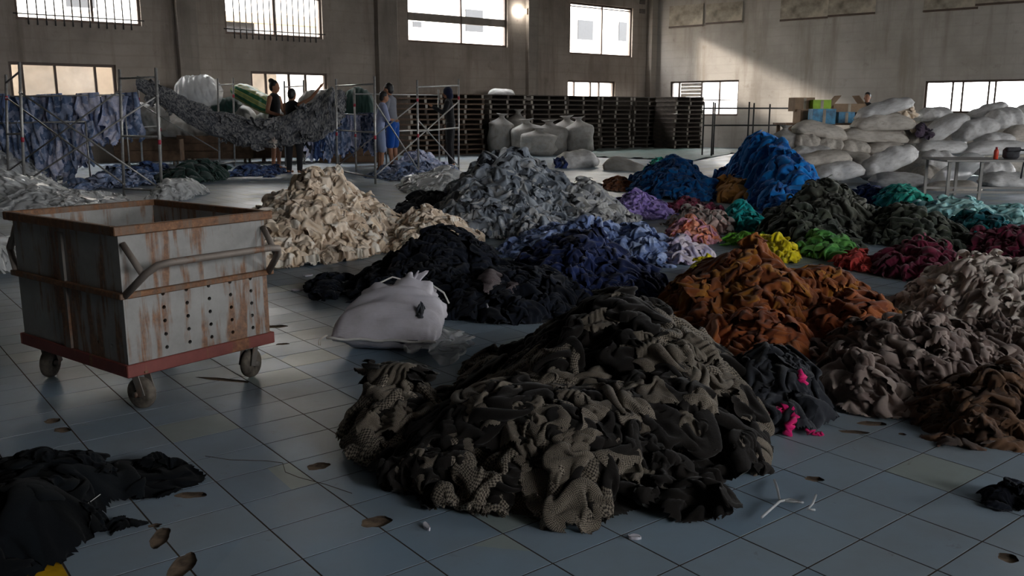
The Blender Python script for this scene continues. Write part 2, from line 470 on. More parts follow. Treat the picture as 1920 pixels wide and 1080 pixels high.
bm_box(rc, tuple(uvw((U_LO + 45) / 2, (V_LO + WALL_V) / 2, ROOF_Z + 0.1)), (45 - U_LO + 1.2, WALL_V - V_LO + 1.2, 0.2), RU)
tag(link('ceiling', from_bm('ceiling', rc), None, M['ceiling']), 'dusty dark sheet roof', None, None, 'structure')

def portal(center, xdir, nrm_in, w, h):
    l = bpy.data.lights.new('window_daylight_portal', 'AREA')
    l.shape = 'RECTANGLE'; l.size = w; l.size_y = h
    l.cycles.is_portal = True
    o = bpy.data.objects.new('window_daylight_portal', l); COL.objects.link(o)
    z = -Vector(nrm_in); x = Vector(xdir); y = z.cross(x)
    o.matrix_world = Matrix.Translation(center) @ Matrix((x, y, z)).transposed().to_4x4()
wn = [0]
def window(D, O, N, rect, rot, cols, rows=(), bars=0, glaze=(), fw=0.06, depth=0.10, label='', shutter=None, bar_r=0.015, frame=True):
    a0, a1, z0, z1 = rect
    wn[0] += 1
    P = lambda a, z, t=depth: O + D * a + N * t + Vector((0, 0, z))
    w = empty('window_%d' % wn[0], P((a0 + a1) / 2, z0))
    tag(w, label, None, None, 'structure')
    inv = w.location.copy()
    L = lambda a, z, t=depth: P(a, z, t) - inv
    if frame:
        for a in (a0 + fw / 2, a1 - fw / 2): box_obj('window_jamb', L(a, (z0 + z1) / 2), (fw, 0.07, z1 - z0 - 0.002), M['frame'], w, rot)
        for z in (z0 + fw / 2, z1 - fw / 2): box_obj('window_rail', L((a0 + a1) / 2, z), (a1 - a0 - 2 * fw, 0.07, fw), M['frame'], w, rot)
    for f in cols: box_obj('mullion', L(a0 + (a1 - a0) * f, (z0 + z1) / 2), (0.05, 0.06, z1 - z0 - 2 * fw), M['frame'], w, rot)
    for f, hh in rows: box_obj('transom', L((a0 + a1) / 2, z0 + (z1 - z0) * f), (a1 - a0 - 2 * fw, 0.05, hh), M['concrete' if hh > 0.2 else 'frame'], w, rot)
    if bars:
        for k in range(bars):
            a = a0 + fw + (a1 - a0 - 2 * fw) * (k + 1) / (bars + 1)
            tube_obj('window_bar', [L(a, z0 - 0.1, -0.02), L(a, z1 + 0.1, -0.02)], bar_r, M['bar'], w, 6)
        for z in (z0 + 0.12, z1 - 0.12): tube_obj('window_bar', [L(a0 - 0.05, z, -0.03), L(a1 + 0.05, z, -0.03)], bar_r, M['bar'], w, 6)
    edges = [0.0] + list(cols) + [1.0]
    for g in glaze:
        f0, f1 = edges[g], edges[g + 1]
        A, B = a0 + (a1 - a0) * f0 + 0.03, a0 + (a1 - a0) * f1 - 0.03
        box_obj('glass_pane', L((A + B) / 2, (z0 + z1) / 2, depth + 0.01), (B - A, 0.006, z1 - z0 - 2 * fw), M['glass'], w, rot)
    if shutter is not None:
        A, B = a0 + (a1 - a0) * edges[shutter] + 0.03, a0 + (a1 - a0) * edges[shutter + 1] - 0.03
        for k in range(9): box_obj('slat', L((A + B) / 2, z0 + fw + (z1 - z0 - 2 * fw) * (k + 0.5) / 9, depth + 0.06), (B - A, 0.012, (z1 - z0 - 2 * fw) / 9 - 0.008), M['ext_roof'], w, rot)
    portal(P((a0 + a1) / 2, (z0 + z1) / 2, 0.30), D, -N, a1 - a0, z1 - z0)
    return w
BO = V * WALL_V
window(U, BO, V, UP[0], RU, (0.6,), ((0.42, 0.03),), 13, (), label='high barred window furthest along the dark wall')
window(U, BO, V, UP[1], RU, (0.5,), ((0.62, 0.03),), 15, (), label='high barred window above the two people in black')
window(U, BO, V, UP[2], RU, (0.53,), ((0.46, 0.22),), 0, (), label='high window with a broad grey cross bar')
window(U, BO, V, UP[3], RU, (0.52,), ((0.93, 0.03),), 0, (), label='high window nearest the corner showing dark windows opposite')
window(U, BO, V, LOW[0], RU, (0.12, 0.42, 0.80), (), 0, (1, 2), label='low sliding window behind the hanging blue laundry')
window(U, BO, V, LOW[1], RU, (0.2, 0.5, 0.72), (), 0, (0, 1, 2), label='low sliding window behind the two people in black')
window(U, BO, V, LOW[2], RU, (0.16, 0.5, 0.68), (), 0, (2, 3), label='low window above the pallet stacks')
window(W, CORNER, WN, RIGHT[0], RW, (0.12, 0.46, 0.72), ((0.45, 0.03),), 0, (1, 2), label='low window beside the end of the pallet stacks', shutter=1)
window(W, CORNER, WN, RIGHT[1], RW, (0.22, 0.30, 0.50, 0.55, 0.80), (), 0, (1, 2, 3), label='long low window above the white sack stack')
for r in RIGHT_DOORS:
    wn[0] += 0
    portal(CORNER + W * (r[0] + r[1]) / 2 + WN * 0.3 + Vector((0, 0, (r[2] + r[3]) / 2)), W, -WN, r[1] - r[0], r[3] - r[2])
for r in FRONT_FILL:
    portal(V * V_LO - V * 0.3 + U * (r[0] + r[1]) / 2 + Vector((0, 0, (r[2] + r[3]) / 2)), U, V, r[1] - r[0], r[3] - r[2])

# ---------------------------------------------------------------- piers, pipes and fittings on the walls
def back_pier(xl, xr, n, w_out=0.22):
    u0, _ = on_back(xl, 200); u1, _ = on_back(xr, 200)
    o = box_obj('trim_%d' % n, tuple(uvw((u0 + u1) / 2, WALL_V - w_out / 2, ROOF_Z / 2)), (u1 - u0, w_out, ROOF_Z - 0.02), M['concrete'], None, RU, 0.01)
    tag(o, 'concrete pier of the back wall', None, None, 'structure')
back_pier(338, 375, 1); back_pier(706, 742, 2); back_pier(985, 1003, 3, 0.16)
box = box_obj('trim_4', tuple(CORNER - V * 0.14 - U * 0.16 + Vector((0, 0, ROOF_Z / 2))), (0.28, 0.26, ROOF_Z - 0.02), M['concrete'], None, RU, 0.01)
tag(box, 'concrete column in the corner of the hall', None, None, 'structure')
M['board'] = plain('old_board_panel', (0.42, 0.36, 0.28), 0.75, 0, 0.3, 3)
for k, (xl, xr, yt, yb, lab) in enumerate(((1253, 1320, 12, 54, 'faded board panel high on pale wall, nearest the corner column'), (1322, 1393, 8, 47, 'faded board panel high on pale wall, second from the corner'), (1463, 1552, -25, 41, 'faded board panel high on pale wall, third from the corner'), (1553, 1640, -30, 33, 'faded board panel high on pale wall, fourth from the corner'), (1735, 1830, -60, 24, 'faded board panel at the top of pale wall above the long window'), (1832, 1925, -60, 12, 'faded board panel at the top of pale wall, farthest from the corner'))):
    s0, s1, z0, z1 = rrect(xl + 3, xr - 3, yt, yb)
    c = rw((s0 + s1) / 2, (z0 + z1) / 2, 0.03)
    o = empty('board_panel', c - Vector((0, 0, (z1 - z0) / 2)))
    tag(o, lab, 'panel', 'boards covering the high openings')
    h = (z1 - z0) / 2
    box_obj('sheet', (0, 0, h), (s1 - s0 - 0.03, 0.02, z1 - z0), M['board'], o, RW)
    box_obj('batten', Vector((0, 0, h)) - WN * 0.02 + Vector((0, 0, -h + 0.04)), (s1 - s0 - 0.03, 0.02, 0.06), M['frame'], o, RW)

# ---------------------------------------------------------------- outside: yard and neighbouring buildings seen through the windows
yard = bmesh.new()
bm_box(yard, (0, 0, -0.35), (260, 260, 0.2))
tag(link('ground_yard', from_bm('ground_yard', yard), None, M['ext_ground']), 'pale concrete yard outside', None, None, 'structure')
def building(name, label, u0, u1, v0, v1, h, wins, roof=None, mat='ext_wall'):
    base = uvw((u0 + u1) / 2, (v0 + v1) / 2, -0.25)
    b = empty(name, base, math.atan2(U.y, U.x)); tag(b, label, 'building')
    box_obj('wall_block', (0, 0, h / 2), (u1 - u0, v1 - v0, h), M[mat], b)
    if roof: box_obj('roof_slab', (0, 0, h + 0.15), (u1 - u0 + 0.8, v1 - v0 + 0.8, 0.3), M['ext_roof'], b)
    for (a0, a1, z0, z1) in wins:
        wb = box_obj('window', ((a0 + a1) / 2 - (u0 + u1) / 2, -(v1 - v0) / 2 - 0.02, (z0 + z1) / 2 + 0.25), (a1 - a0, 0.08, z1 - z0), M['ext_dark'], b)
        box_obj('window_sill', ((a0 + a1) / 2 - (u0 + u1) / 2, -(v1 - v0) / 2 - 0.08, z0 + 0.22), (a1 - a0 + 0.2, 0.2, 0.08), M['ext_wall'], wb)
def ext_win(xl, xr, yt, yb, v):
    u0, zt = on_back(xl, yt, v); _, zb = on_back(xl, yb, v); u1, _ = on_back(xr, 100, v)
    return (u0, u1, zb, zt)
building('neighbour_building', 'pale building seen through the window nearest the corner', 15.6, 42, 32.4, 40, 13,
         [ext_win(1083, 1110, 37, 75, 32.4), ext_win(1160, 1180, 41, 78, 32.4), ext_win(872, 905, 17, 60, 32.4), ext_win(773, 790, 40, 52, 32.4)])
building('sun_blocker', 'pale building block added to keep the sun off the other windows', -30, 10.2, 32.4, 33.6, 13, [ext_win(120, 185, -30, 14, 32.4)])  # added block: stops the sun everywhere but the window nearest the corner
building('neighbour_shed', 'low shed with brown roof seen through the barred window', 10.9, 15.0, 30.0, 35.0, 4.4, [ext_win(418, 478, 40, 62, 30.0)], True)

# ---------------------------------------------------------------- the rusty steel cart
CA, CL, CW, ZB, ZR = 0.922, 0.635, 0.815, 0.160, 0.685
cart = empty('laundry_cart', (-1.412, 3.135, 0), CA)
tag(cart, 'rusty perforated steel cart on casters standing on the tiles', 'cart')
tk = 0.012
def panel_with_holes(name, length, axis, off, holes_xz):
    """sheet-steel side; drilled drain holes are real openings (cut as octagons in square cells)"""
    bm = bmesh.new()
    hx = sorted(set(round(h[0], 4) for h in holes_xz)); hz = sorted(set(round(h[1], 4) for h in holes_xz))
    q = 0.013
    xs = sorted(set([0, length] + [x + d for x in hx for d in (-q, q)])); zs = sorted(set([ZB, ZR] + [z + d for z in hz for d in (-q, q)]))
    hs = set((round(a, 4), round(b, 4)) for a, b in holes_xz)
    cache = {}
    def vert(x, z, t):
        k = (round(x, 5), round(z, 5), t)
        if k not in cache:
            p = (x, off + t, z) if axis == 'x' else (off + t, x, z)
            cache[k] = bm.verts.new(p)
        return cache[k]
    for i in range(len(xs) - 1):
        for j in range(len(zs) - 1):
            cx, cz = (xs[i] + xs[i + 1]) / 2, (zs[j] + zs[j + 1]) / 2
            cor = [(xs[i], zs[j]), (xs[i + 1], zs[j]), (xs[i + 1], zs[j + 1]), (xs[i], zs[j + 1])]
            isH = (round(cx, 4), round(cz, 4)) in hs
            for t in (0.0, tk):
                if not isH:
                    bm.faces.new([vert(a, b, t) for a, b in cor])
                else:
                    r = 0.0078
                    ring = [(cx + r * math.cos(math.pi / 4 * k + math.pi / 4 * 5), cz + r * math.sin(math.pi / 4 * k + math.pi / 4 * 5)) for k in range(8)]
                    for k in range(4):
                        a, b = cor[k], cor[(k + 1) % 4]
                        bm.faces.new([vert(*a, t), vert(*b, t), vert(*ring[(2 * k + 2) % 8], t), vert(*ring[(2 * k + 1) % 8], t), vert(*ring[2 * k], t)])
            if isH:
                for k in range(8): bm.faces.new([vert(*ring[k], 0.0), vert(*ring[(k + 1) % 8], 0.0), vert(*ring[(k + 1) % 8], tk), vert(*ring[k], tk)])
    bmesh.ops.recalc_face_normals(bm, faces=bm.faces)
    return link(name, from_bm(name, bm), cart, M['steel'])
hp = [(CL * (0.25 + 0.155 * c), ZB + 0.07 + 0.052 * r) for c in range(5) for r in range(5)]
panel_with_holes('side_panel', CL, 'x', 0.0, hp)
panel_with_holes('side_panel', CL, 'x', CW - tk, hp)
hp2 = [(CW * f, z) for f, z in ((0.13, ZB + 0.09), (0.13, ZB + 0.2), (0.25, ZB + 0.09), (0.25, ZB + 0.2), (0.66, 0.44), (0.78, 0.44), (0.88, 0.44), (0.6, 0.33), (0.72, 0.34), (0.85, 0.34))]
panel_with_holes('end_panel', CW, 'y', 0.0, hp2)
panel_with_holes('end_panel', CW, 'y', CL - tk, hp2)
box_obj('cart_floor', (CL / 2, CW / 2, ZB + 0.01), (CL - 0.02, CW - 0.02, 0.012), M['steel_dark'], cart)
def ring_frame(name, z, h, out, material):
    for (c, s) in (((CL / 2, -out / 2, z), (CL + 2 * out, out, h)), ((CL / 2, CW + out / 2, z), (CL + 2 * out, out, h)), ((-out / 2, CW / 2, z), (out, CW, h)), ((CL + out / 2, CW / 2, z), (out, CW, h))):
        box_obj(name, c, s, material, cart, None, 0.003)
ring_frame('rim', ZR + 0.008, 0.034, 0.026, M['rust'])
ring_frame('mid_rail', 0.455, 0.022, 0.022, M['rust'])
ring_frame('base_rail', ZB + 0.012, 0.048, 0.014, M['redpaint'])
box_obj('seam_strip', (-0.006, CW * 0.52, (ZB + ZR) / 2), (0.010, 0.05, ZR - ZB - 0.06), M['steel_dark'], cart)
for yy, sgn in ((0.0, -1), (CW, 1)):
    o = 0.165 * sgn
    bar = [(0.0, yy + 0.012 * sgn, 0.455), (0.028, yy + o * 0.72, 0.545), (0.055, yy + o * 0.93, 0.575), (0.10, yy + o, 0.582), (CL - 0.10, yy + o, 0.582), (CL - 0.055, yy + o * 0.93, 0.575), (CL - 0.028, yy + o * 0.72, 0.545), (CL, yy + 0.012 * sgn, 0.455)]
    h = tube_obj('push_handle', bar, 0.0135, M['pipe'], cart, 12)
    for x in (0.012, CL - 0.012):
        tube_obj('handle_brace', [(x, yy + 0.008 * sgn, 0.645), (x + (0.014 if x < 0.3 else -0.014), yy + o * 0.66, 0.535)], 0.012, M['pipe'], h, 10)
def caster(x, y, ang):
    c = empty('caster', (x, y, 0), ang); c.parent = cart
    bm = bmesh.new()                             # tread: lathe with rounded shoulders
    prof = [(0.016, -0.020), (0.048, -0.020), (0.058, -0.014), (0.062, 0.0), (0.058, 0.014), (0.048, 0.020), (0.016, 0.020)]
    n = 24
    rings = [[bm.verts.new((r * math.cos(2 * math.pi * k / n), w, 0.062 + r * math.sin(2 * math.pi * k / n))) for k in range(n)] for r, w in prof]
    for i in range(len(rings) - 1):
        for k in range(n): bm.faces.new((rings[i][k], rings[i][(k + 1) % n], rings[i + 1][(k + 1) % n], rings[i + 1][k]))
    bm.faces.new(rings[0]); bm.faces.new(rings[-1][::-1])
    link('wheel', from_bm('wheel', bm, True), c, M['rubber'])
    tube_obj('axle', [(0, -0.036, 0.062), (0, 0.036, 0.062)], 0.011, M['steel_dark'], c, 10)
    bm = bmesh.new()
    for s in (-1, 1):
        R = Matrix.Rotation(math.radians(-18), 3, 'Y')
        bm_box(bm, (0.012, 0.029 * s, 0.108), (0.032, 0.004, 0.105), R)
    bm_box(bm, (0.026, 0, 0.158), (0.07, 0.07, 0.008))
    link('fork', from_bm('fork', bm), c, M['steel_dark'])
caster(0.07, 0.05, math.radians(-75)); caster(CL - 0.06, 0.06, math.radians(-160)); caster(0.06, CW - 0.07, math.radians(35)); caster(CL - 0.06, CW - 0.06, math.radians(20))

yw = empty('yard_wall', uvw(6.0, WALL_V + 1.6, -0.25), math.atan2(U.y, U.x)); tag(yw, 'beige yard wall close outside the low windows', 'wall')
M['beige'] = plain('beige_render', (0.50, 0.44, 0.36), 0.9, 0, 0.1, 2)
box_obj('wall_slab', (-0.4, 0, 1.5), (9.6, 0.2, 3.0), M['beige'], yw); box_obj('coping', (-0.4, 0, 3.04), (9.7, 0.3, 0.08), M['ext_wall'], yw)
M['vent'] = plain('dark_vent_block', (0.10, 0.085, 0.07), 0.8)
for yy, lab in ((4, 'small dark wall vent near the corner column, upper'), (21, 'small dark wall vent near the corner column, lower')):
    vu, vz = on_back(1204, yy)
    vv = empty('wall_vent', uvw(vu, WALL_V - 0.012, vz)); tag(vv, lab, 'vent')
    for k in (-1, 0, 1): box_obj('slat', (0, 0, k * 0.05), (0.26, 0.02, 0.035), M['vent'], vv, RU)

# ---------------------------------------------------------------- crumpled cloth: a small cloth simulation on a repeating sheet
def band_noise(rng, N, f):
    k = np.fft.fftfreq(N) * N
    r = np.hypot(k[:, None], k[None, :])
    z = np.fft.ifft2(np.fft.fft2(rng.standard_normal((N, N))) * np.exp(-((r - f) / (f * .5)) ** 2)).real
    return z / z.std()
def crumple(N, k, seed, iters=200, f=5, amp=.03, bend=.3, span=3, flat=.985, zmax=.12, aniso=(1, 1)):
    rng = np.random.default_rng(seed)
    g = np.arange(N) / N
    P = np.zeros((N, N, 3)); P[..., 0] = g[:, None]; P[..., 1] = g[None, :]
    P[..., 2] = amp * band_noise(rng, N, f)
    P[..., 0] += amp * .4 * band_noise(rng, N, f); P[..., 1] += amp * .4 * band_noise(rng, N, f)
    h = 1. / N
    def con(P, di, dj, rest, st, push=False):
        Q = np.roll(P, (-di, -dj), (0, 1)).copy()
        if di > 0: Q[N - di:, :, 0] += 1
        if dj > 0: Q[:, N - dj:, 1] += 1
        if dj < 0: Q[:, :-dj, 1] -= 1
        D = Q - P; L = np.sqrt((D * D).sum(-1, keepdims=True)) + 1e-9
        d = (L - rest) / L
        if push: d = np.minimum(d, 0)
        C = D * (d * .5 * st)
        return C - np.roll(C, (di, dj), (0, 1))
    for it in range(iters):
        s = min(1, it / (iters * .6))
        kx = 1 + (k - 1) * s * aniso[0]; ky = 1 + (k - 1) * s * aniso[1]
        dg = math.hypot(kx, ky)
        C = con(P, 1, 0, h * kx, .8) + con(P, 0, 1, h * ky, .8) + .5 * (con(P, 1, 1, h * dg, .6) + con(P, 1, -1, h * dg, .6))
        if bend: C += bend * (con(P, span, 0, span * h * kx * .97, 1, True) + con(P, 0, span, span * h * ky * .97, 1, True))
        P = P + C * .6
        z = P[..., 2]; z -= z.mean()
        P[..., 2] = np.where(np.abs(z) > zmax / 2, z * flat, z)
        P[..., 0] -= (P[..., 0] - g[:, None]).mean(); P[..., 1] -= (P[..., 1] - g[None, :]).mean()
    return P
TN = 128
TILES = [crumple(TN, k=1.5, seed=0, f=4, bend=.3, span=3), crumple(TN, k=1.5, seed=1, f=8, bend=.1, span=2),
         crumple(TN, k=1.8, seed=2, f=3, bend=.5, span=5, amp=.05), crumple(TN, k=1.4, seed=3, f=4, bend=.4, span=4, aniso=(1.8, .3))]
def tile_at(t, I, J):
    T = TILES[t]
    p = T[I % TN, J % TN].copy()
    p[..., 0] += np.floor_divide(I, TN); p[..., 1] += np.floor_divide(J, TN)
    return p
def patch_mesh(name, t, n, rng, droop=0.30, strip=1.0):
    """an irregular piece of cloth about one unit across, crumpled, its rim turned down"""
    i0, j0 = rng.integers(0, TN, 2)
    m = max(5, int(n * strip))
    I, J = np.meshgrid(np.arange(n) + i0, np.arange(m) + j0, indexing='ij')
    P = tile_at(t, I, J) * (TN / n)
    P -= P.reshape(-1, 3).mean(0)
    gx = np.linspace(-1, 1, n)[:, None] * np.ones((1, m)); gy = np.linspace(-1, 1, m)[None, :] * np.ones((n, 1))
    r = np.hypot(gx, gy); a = np.arctan2(gy, gx)
    lim = 1.0 + sum(.13 * rng.uniform(.3, 1) * np.sin(q * a + rng.uniform(0, 6.28)) for q in (2, 3, 4, 5))
    P[..., 2] = P[..., 2] * 0.8 - droop * np.clip(r, 0, 1.3) ** 2 * .5 + droop * .12
    keep = r < lim
    idx = np.arange(n * m).reshape(n, m)
    f = np.stack([idx[:-1, :-1], idx[1:, :-1], idx[1:, 1:], idx[:-1, 1:]], -1).reshape(-1, 4)
    ok = keep.ravel()[f].all(1); f = f[ok]
    used = np.unique(f); re = -np.ones(n * m, int); re[used] = np.arange(len(used))
    uv = np.stack([I, J], -1).reshape(-1, 2)[used] / TN * 1.5
    me = mesh_np(name, P.reshape(-1, 3)[used], re[f], True, uv)
    me.materials.append(None)
    return me
prng = np.random.default_rng(5)
PATCH = {'garment': [patch_mesh('garment_mesh', t, n, prng) for t, n in ((0, 44), (0, 40), (2, 48), (2, 42), (0, 50), (3, 40), (2, 52), (0, 36))],
         'scrap': [patch_mesh('scrap_mesh', t, n, prng, .35) for t, n in ((1, 22), (1, 20), (0, 22), (1, 24), (2, 22), (0, 20), (1, 18), (0, 24))],
         'strip': [patch_mesh('strip_mesh', t, n, prng, .25, .42) for t, n in ((3, 30), (0, 32), (3, 34), (2, 30), (0, 28), (3, 26))]}
def sin_noise(rng, f, n=9):
    w = [(rng.normal(0, f), rng.normal(0, f), rng.uniform(0, 6.28), rng.uniform(.5, 1)) for _ in range(n)]
    return lambda x, y: sum(c * np.sin(a * x + b * y + p) for a, b, p, c in w) / (n ** .5)
def lump(x0, x1, tx, ty, yb, yf, back=1.0, p=1.3):
    """a mound: its top seen at (tx, ty), standing on the floor row yb below it; it spreads to x0, x1 and forward to row yf"""
    c = fl(tx, yb)
    top = atY(tx, ty, c.y)
    ry = max(.05, c.y - fl(tx, yf).y)
    return (c.x, c.y, max(.03, top.z), max(.05, c.x - atY(x0, yb, c.y).x), max(.05, atY(x1, yb, c.y).x - c.x), ry, ry * back, p)
def height_fn(lumps, rng, rough=.16):
    nz = sin_noise(rng, 9.0); nz2 = sin_noise(rng, 4.0)
    def B(x, y):
        out = np.zeros_like(x) - .05
        for cx, cy, h, rl, rr, rf, rb, p in lumps:
            dx = (x - cx); dy = (y - cy)
            r = np.hypot(dx / np.where(dx < 0, rl, rr), dy / np.where(dy < 0, rf, rb)) * (1 + .07 * nz2(x * 1.7 + cx, y * 1.7))
            z = h * (1 - np.clip(r, 0, 1.25) ** p)
            out = np.maximum(out, z) + .10 * np.minimum(np.abs(h), 1) * np.exp(-((out - z) / (.18 * h + 1e-3)) ** 2) * (np.maximum(out, z) > .02)
        return out * (1 + rough * nz(x, y))
    return B
def heap(name, label, cat, lumps, material, tile=0, S=0.8, stride=1, thick=1.0, pieces=40, piece='garment', psize=(.16, .3), seed=0, loose=0.12, group=None, skin='cloth_bed', piece_name=None):
    rng = np.random.default_rng(seed + 100)
    B = height_fn(lumps, rng)
    x0 = min(l[0] - l[3] * 1.2 for l in lumps); x1 = max(l[0] + l[4] * 1.2 for l in lumps)
    y0 = min(l[1] - l[5] * 1.2 for l in lumps); y1 = max(l[1] + l[6] * 1.2 for l in lumps)
    org = Vector((sum(l[0] for l in lumps) / len(lumps), sum(l[1] for l in lumps) / len(lumps), 0))
    root = empty(name, org); tag(root, label, cat, group)
    h = S / TN
    a = rng.uniform(0, 6.28); ca, sa = math.cos(a), math.sin(a)
    R = math.hypot(x1 - x0, y1 - y0) / 2; n = int(R / h / stride) + 2
    off = rng.integers(0, TN, 2)
    gi = (np.arange(-n, n + 1) * stride)
    I, J = np.meshgrid(gi + off[0], gi + off[1], indexing='ij')
    P = tile_at(tile, I, J) * S
    P[..., 0] -= off[0] * h; P[..., 1] -= off[1] * h
    mx, my = (x0 + x1) / 2, (y0 + y1) / 2
    X = mx + ca * P[..., 0] - sa * P[..., 1]; Y = my + sa * P[..., 0] + ca * P[..., 1]
    Z = B(X, Y)
    e = .02
    nx = -(B(X + e, Y) - B(X - e, Y)) / (2 * e); ny = -(B(X, Y + e) - B(X, Y - e)) / (2 * e)
    nl = np.sqrt(nx * nx + ny * ny + 1); zo = P[..., 2] * thick
    VX = X + nx / nl * zo; VY = Y + ny / nl * zo; VZ = Z + zo / nl
    en = sin_noise(rng, 30.0)
    keep = (Z > .002 + .012 * en(X, Y))
    VZ = np.where(VZ < .004, .004 + .12 * np.maximum(0, zo + .02), VZ)
    m = 2 * n + 1
    idx = np.arange(m * m).reshape(m, m)
    f = np.stack([idx[:-1, :-1], idx[1:, :-1], idx[1:, 1:], idx[:-1, 1:]], -1).reshape(-1, 4)
    f = f[keep.ravel()[f].all(1)]
    used = np.unique(f); re = -np.ones(m * m, int); re[used] = np.arange(len(used))
    co = np.stack([VX - org.x, VY - org.y, VZ], -1).reshape(-1, 3)[used]
    uv = np.stack([I, J], -1).reshape(-1, 2)[used] * h * 1.5
    sk = link(skin, mesh_np(skin, co, re[f], True, uv), root, material)
    pn = piece_name or {'garment': 'crumpled_garment', 'scrap': 'cloth_scrap', 'strip': 'cloth_strip'}[piece]
    ms = PATCH[piece]
    cnt = tries = 0
    while cnt < pieces and tries < pieces * 40:
        tries += 1
        x, y = rng.uniform(x0, x1), rng.uniform(y0, y1)
        z = float(B(np.array(x), np.array(y)))
        edge = z <= .01
        if edge and (z < -.045 or rng.uniform() > loose): continue
        z = max(z, 0.0)
        gx = float(B(np.array(x + .03), np.array(y)) - B(np.array(x - .03), np.array(y))) / .06
        gy = float(B(np.array(x), np.array(y + .03)) - B(np.array(x), np.array(y - .03))) / .06
        if edge: gx = gy = 0
        nrm = Vector((-gx, -gy, 1)).normalized()
        o = link(pn, ms[int(rng.integers(len(ms)))], root, material)
        s = rng.uniform(*psize)
        q = nrm.to_track_quat('Z', 'Y') @ Euler((0, 0, rng.uniform(0, 6.28))).to_quaternion()
        o.rotation_mode = 'QUATERNION'; o.rotation_quaternion = q
        o.scale = (s, s * rng.uniform(.75, 1.2), s * rng.uniform(.7, 1.15) * (.55 if edge else 1))
        o.location = Vector((x - org.x, y - org.y, z + (.012 if not edge else s * .045))) + nrm * (S * .03 * thick if not edge else 0)
        cnt += 1
    return root, B
def C(*c): return tuple((v / 255.0) ** 2.2 for v in c)

M['tweed'] = tweed('black_and_tan_tweed')
M['cream'] = cloth('cream_jersey', [C(232, 214, 194), C(220, 200, 178), C(238, 228, 214), C(202, 180, 158), C(230, 208, 182)], 9, spread=.2)
M['grey'] = cloth('slate_grey_jersey', [C(138, 145, 154), C(114, 121, 130), C(156, 162, 169), C(166, 167, 168), C(98, 105, 116)], 8)
M['greylight'] = cloth('light_grey_jersey', [C(174, 174, 172), C(160, 161, 164), C(140, 142, 146), C(184, 182, 178)], 8)
M['charcoal'] = cloth('charcoal_cloth', [C(40, 42, 48), C(30, 32, 38), C(52, 54, 60)], 7)
M['navy'] = cloth('navy_jersey', [C(28, 40, 78), C(22, 32, 64), C(38, 52, 96)], 7)
M['black'] = cloth('blue_black_cloth', [C(22, 26, 35), C(16, 19, 27), C(29, 33, 43)], 6, sheen=.05)
M['inky'] = cloth('inky_black_cloth', [C(13, 16, 20), C(9, 12, 15), C(17, 21, 25)], 6, sheen=.02)
M['periwinkle'] = cloth('pale_blue_jersey', [C(140, 158, 200), C(120, 140, 186), C(160, 176, 212), C(104, 124, 170)], 8)
M['lilacwhite'] = cloth('lilac_white_jersey', [C(206, 190, 212), C(186, 180, 208), C(216, 204, 214)], 9)
M['rust_cloth'] = cloth('rust_brown_cloth', [C(146, 78, 40), C(132, 68, 34), C(118, 60, 32), C(150, 84, 44)], 5)
M['ochre_cloth'] = cloth('golden_brown_cloth', [C(142, 82, 30), C(128, 70, 34), C(150, 96, 34), C(112, 60, 30)], 5)
M['taupe'] = cloth('taupe_jersey', [C(140, 124, 117), C(122, 106, 101), C(156, 140, 132), C(104, 88, 82)], 6)
M['darkbrown'] = cloth('dark_brown_cloth', [C(92, 66, 48), C(74, 54, 42), C(104, 76, 56)], 5)
M['bone'] = cloth('bone_white_strips', [C(206, 194, 184), C(190, 176, 166), C(218, 208, 198), C(172, 156, 148)], 9)
M['maroon'] = cloth('maroon_cloth', [C(96, 26, 50), C(80, 20, 42), C(110, 34, 58)], 7)
M['red'] = cloth('coral_red_cloth', [C(196, 66, 64), C(210, 84, 78)], 9)
M['green'] = cloth('leaf_green_cloth', [C(78, 138, 62), C(60, 116, 54), C(92, 152, 74)], 9)
M['olive'] = cloth('dark_olive_cloth', [C(58, 64, 54), C(48, 54, 46), C(70, 74, 62)], 8)
M['olivegrey'] = cloth('grey_olive_cloth', [C(92, 94, 84), C(78, 80, 72), C(104, 104, 94), C(64, 68, 60)], 8)
M['teal'] = cloth('deep_teal_cloth', [C(12, 96, 104), C(8, 78, 88), C(20, 112, 116)], 9)
M['turq'] = cloth('turquoise_cloth', [C(16, 158, 156), C(12, 136, 138), C(30, 172, 166)], 9)
M['mint'] = cloth('sea_green_cloth', [C(48, 160, 142), C(36, 140, 126), C(64, 176, 156)], 9)
M['aqua'] = cloth('pale_aqua_cloth', [C(160, 208, 208), C(136, 188, 192), C(178, 220, 216)], 9)
M['royal'] = cloth('royal_blue_cloth', [C(4, 104, 178), C(4, 80, 146), C(10, 120, 196)], 7)
M['blue'] = cloth('strong_blue_cloth', [C(10, 88, 148), C(8, 72, 128), C(16, 102, 166)], 8)
M['tan'] = cloth('ochre_tan_cloth', [C(196, 140, 72), C(186, 130, 64)], 4)
M['lavender'] = cloth('lavender_cloth', [C(158, 134, 206), C(142, 120, 190), C(172, 150, 214)], 9)
M['peach'] = cloth('peach_pink_cloth', [C(226, 150, 120), C(218, 160, 170), C(230, 140, 108), C(212, 150, 176)], 9)
M['dustypink'] = cloth('dusty_pink_grey_strips', [C(160, 146, 140), C(178, 148, 142), C(140, 132, 128), C(194, 164, 156)], 10)
M['lime'] = cloth('lime_green_cloth', [C(120, 200, 60), C(104, 184, 56)], 9)
M['yellow'] = cloth('bright_yellow_cloth', [C(226, 208, 30), C(214, 194, 26)], 9)
M['denim'] = cloth('washed_denim', [C(108, 124, 154), C(140, 152, 180), C(80, 98, 130), C(168, 174, 198)], 18)
M['denimdark'] = cloth('dark_denim', [C(50, 68, 110), C(38, 54, 92), C(76, 98, 140)], 14)
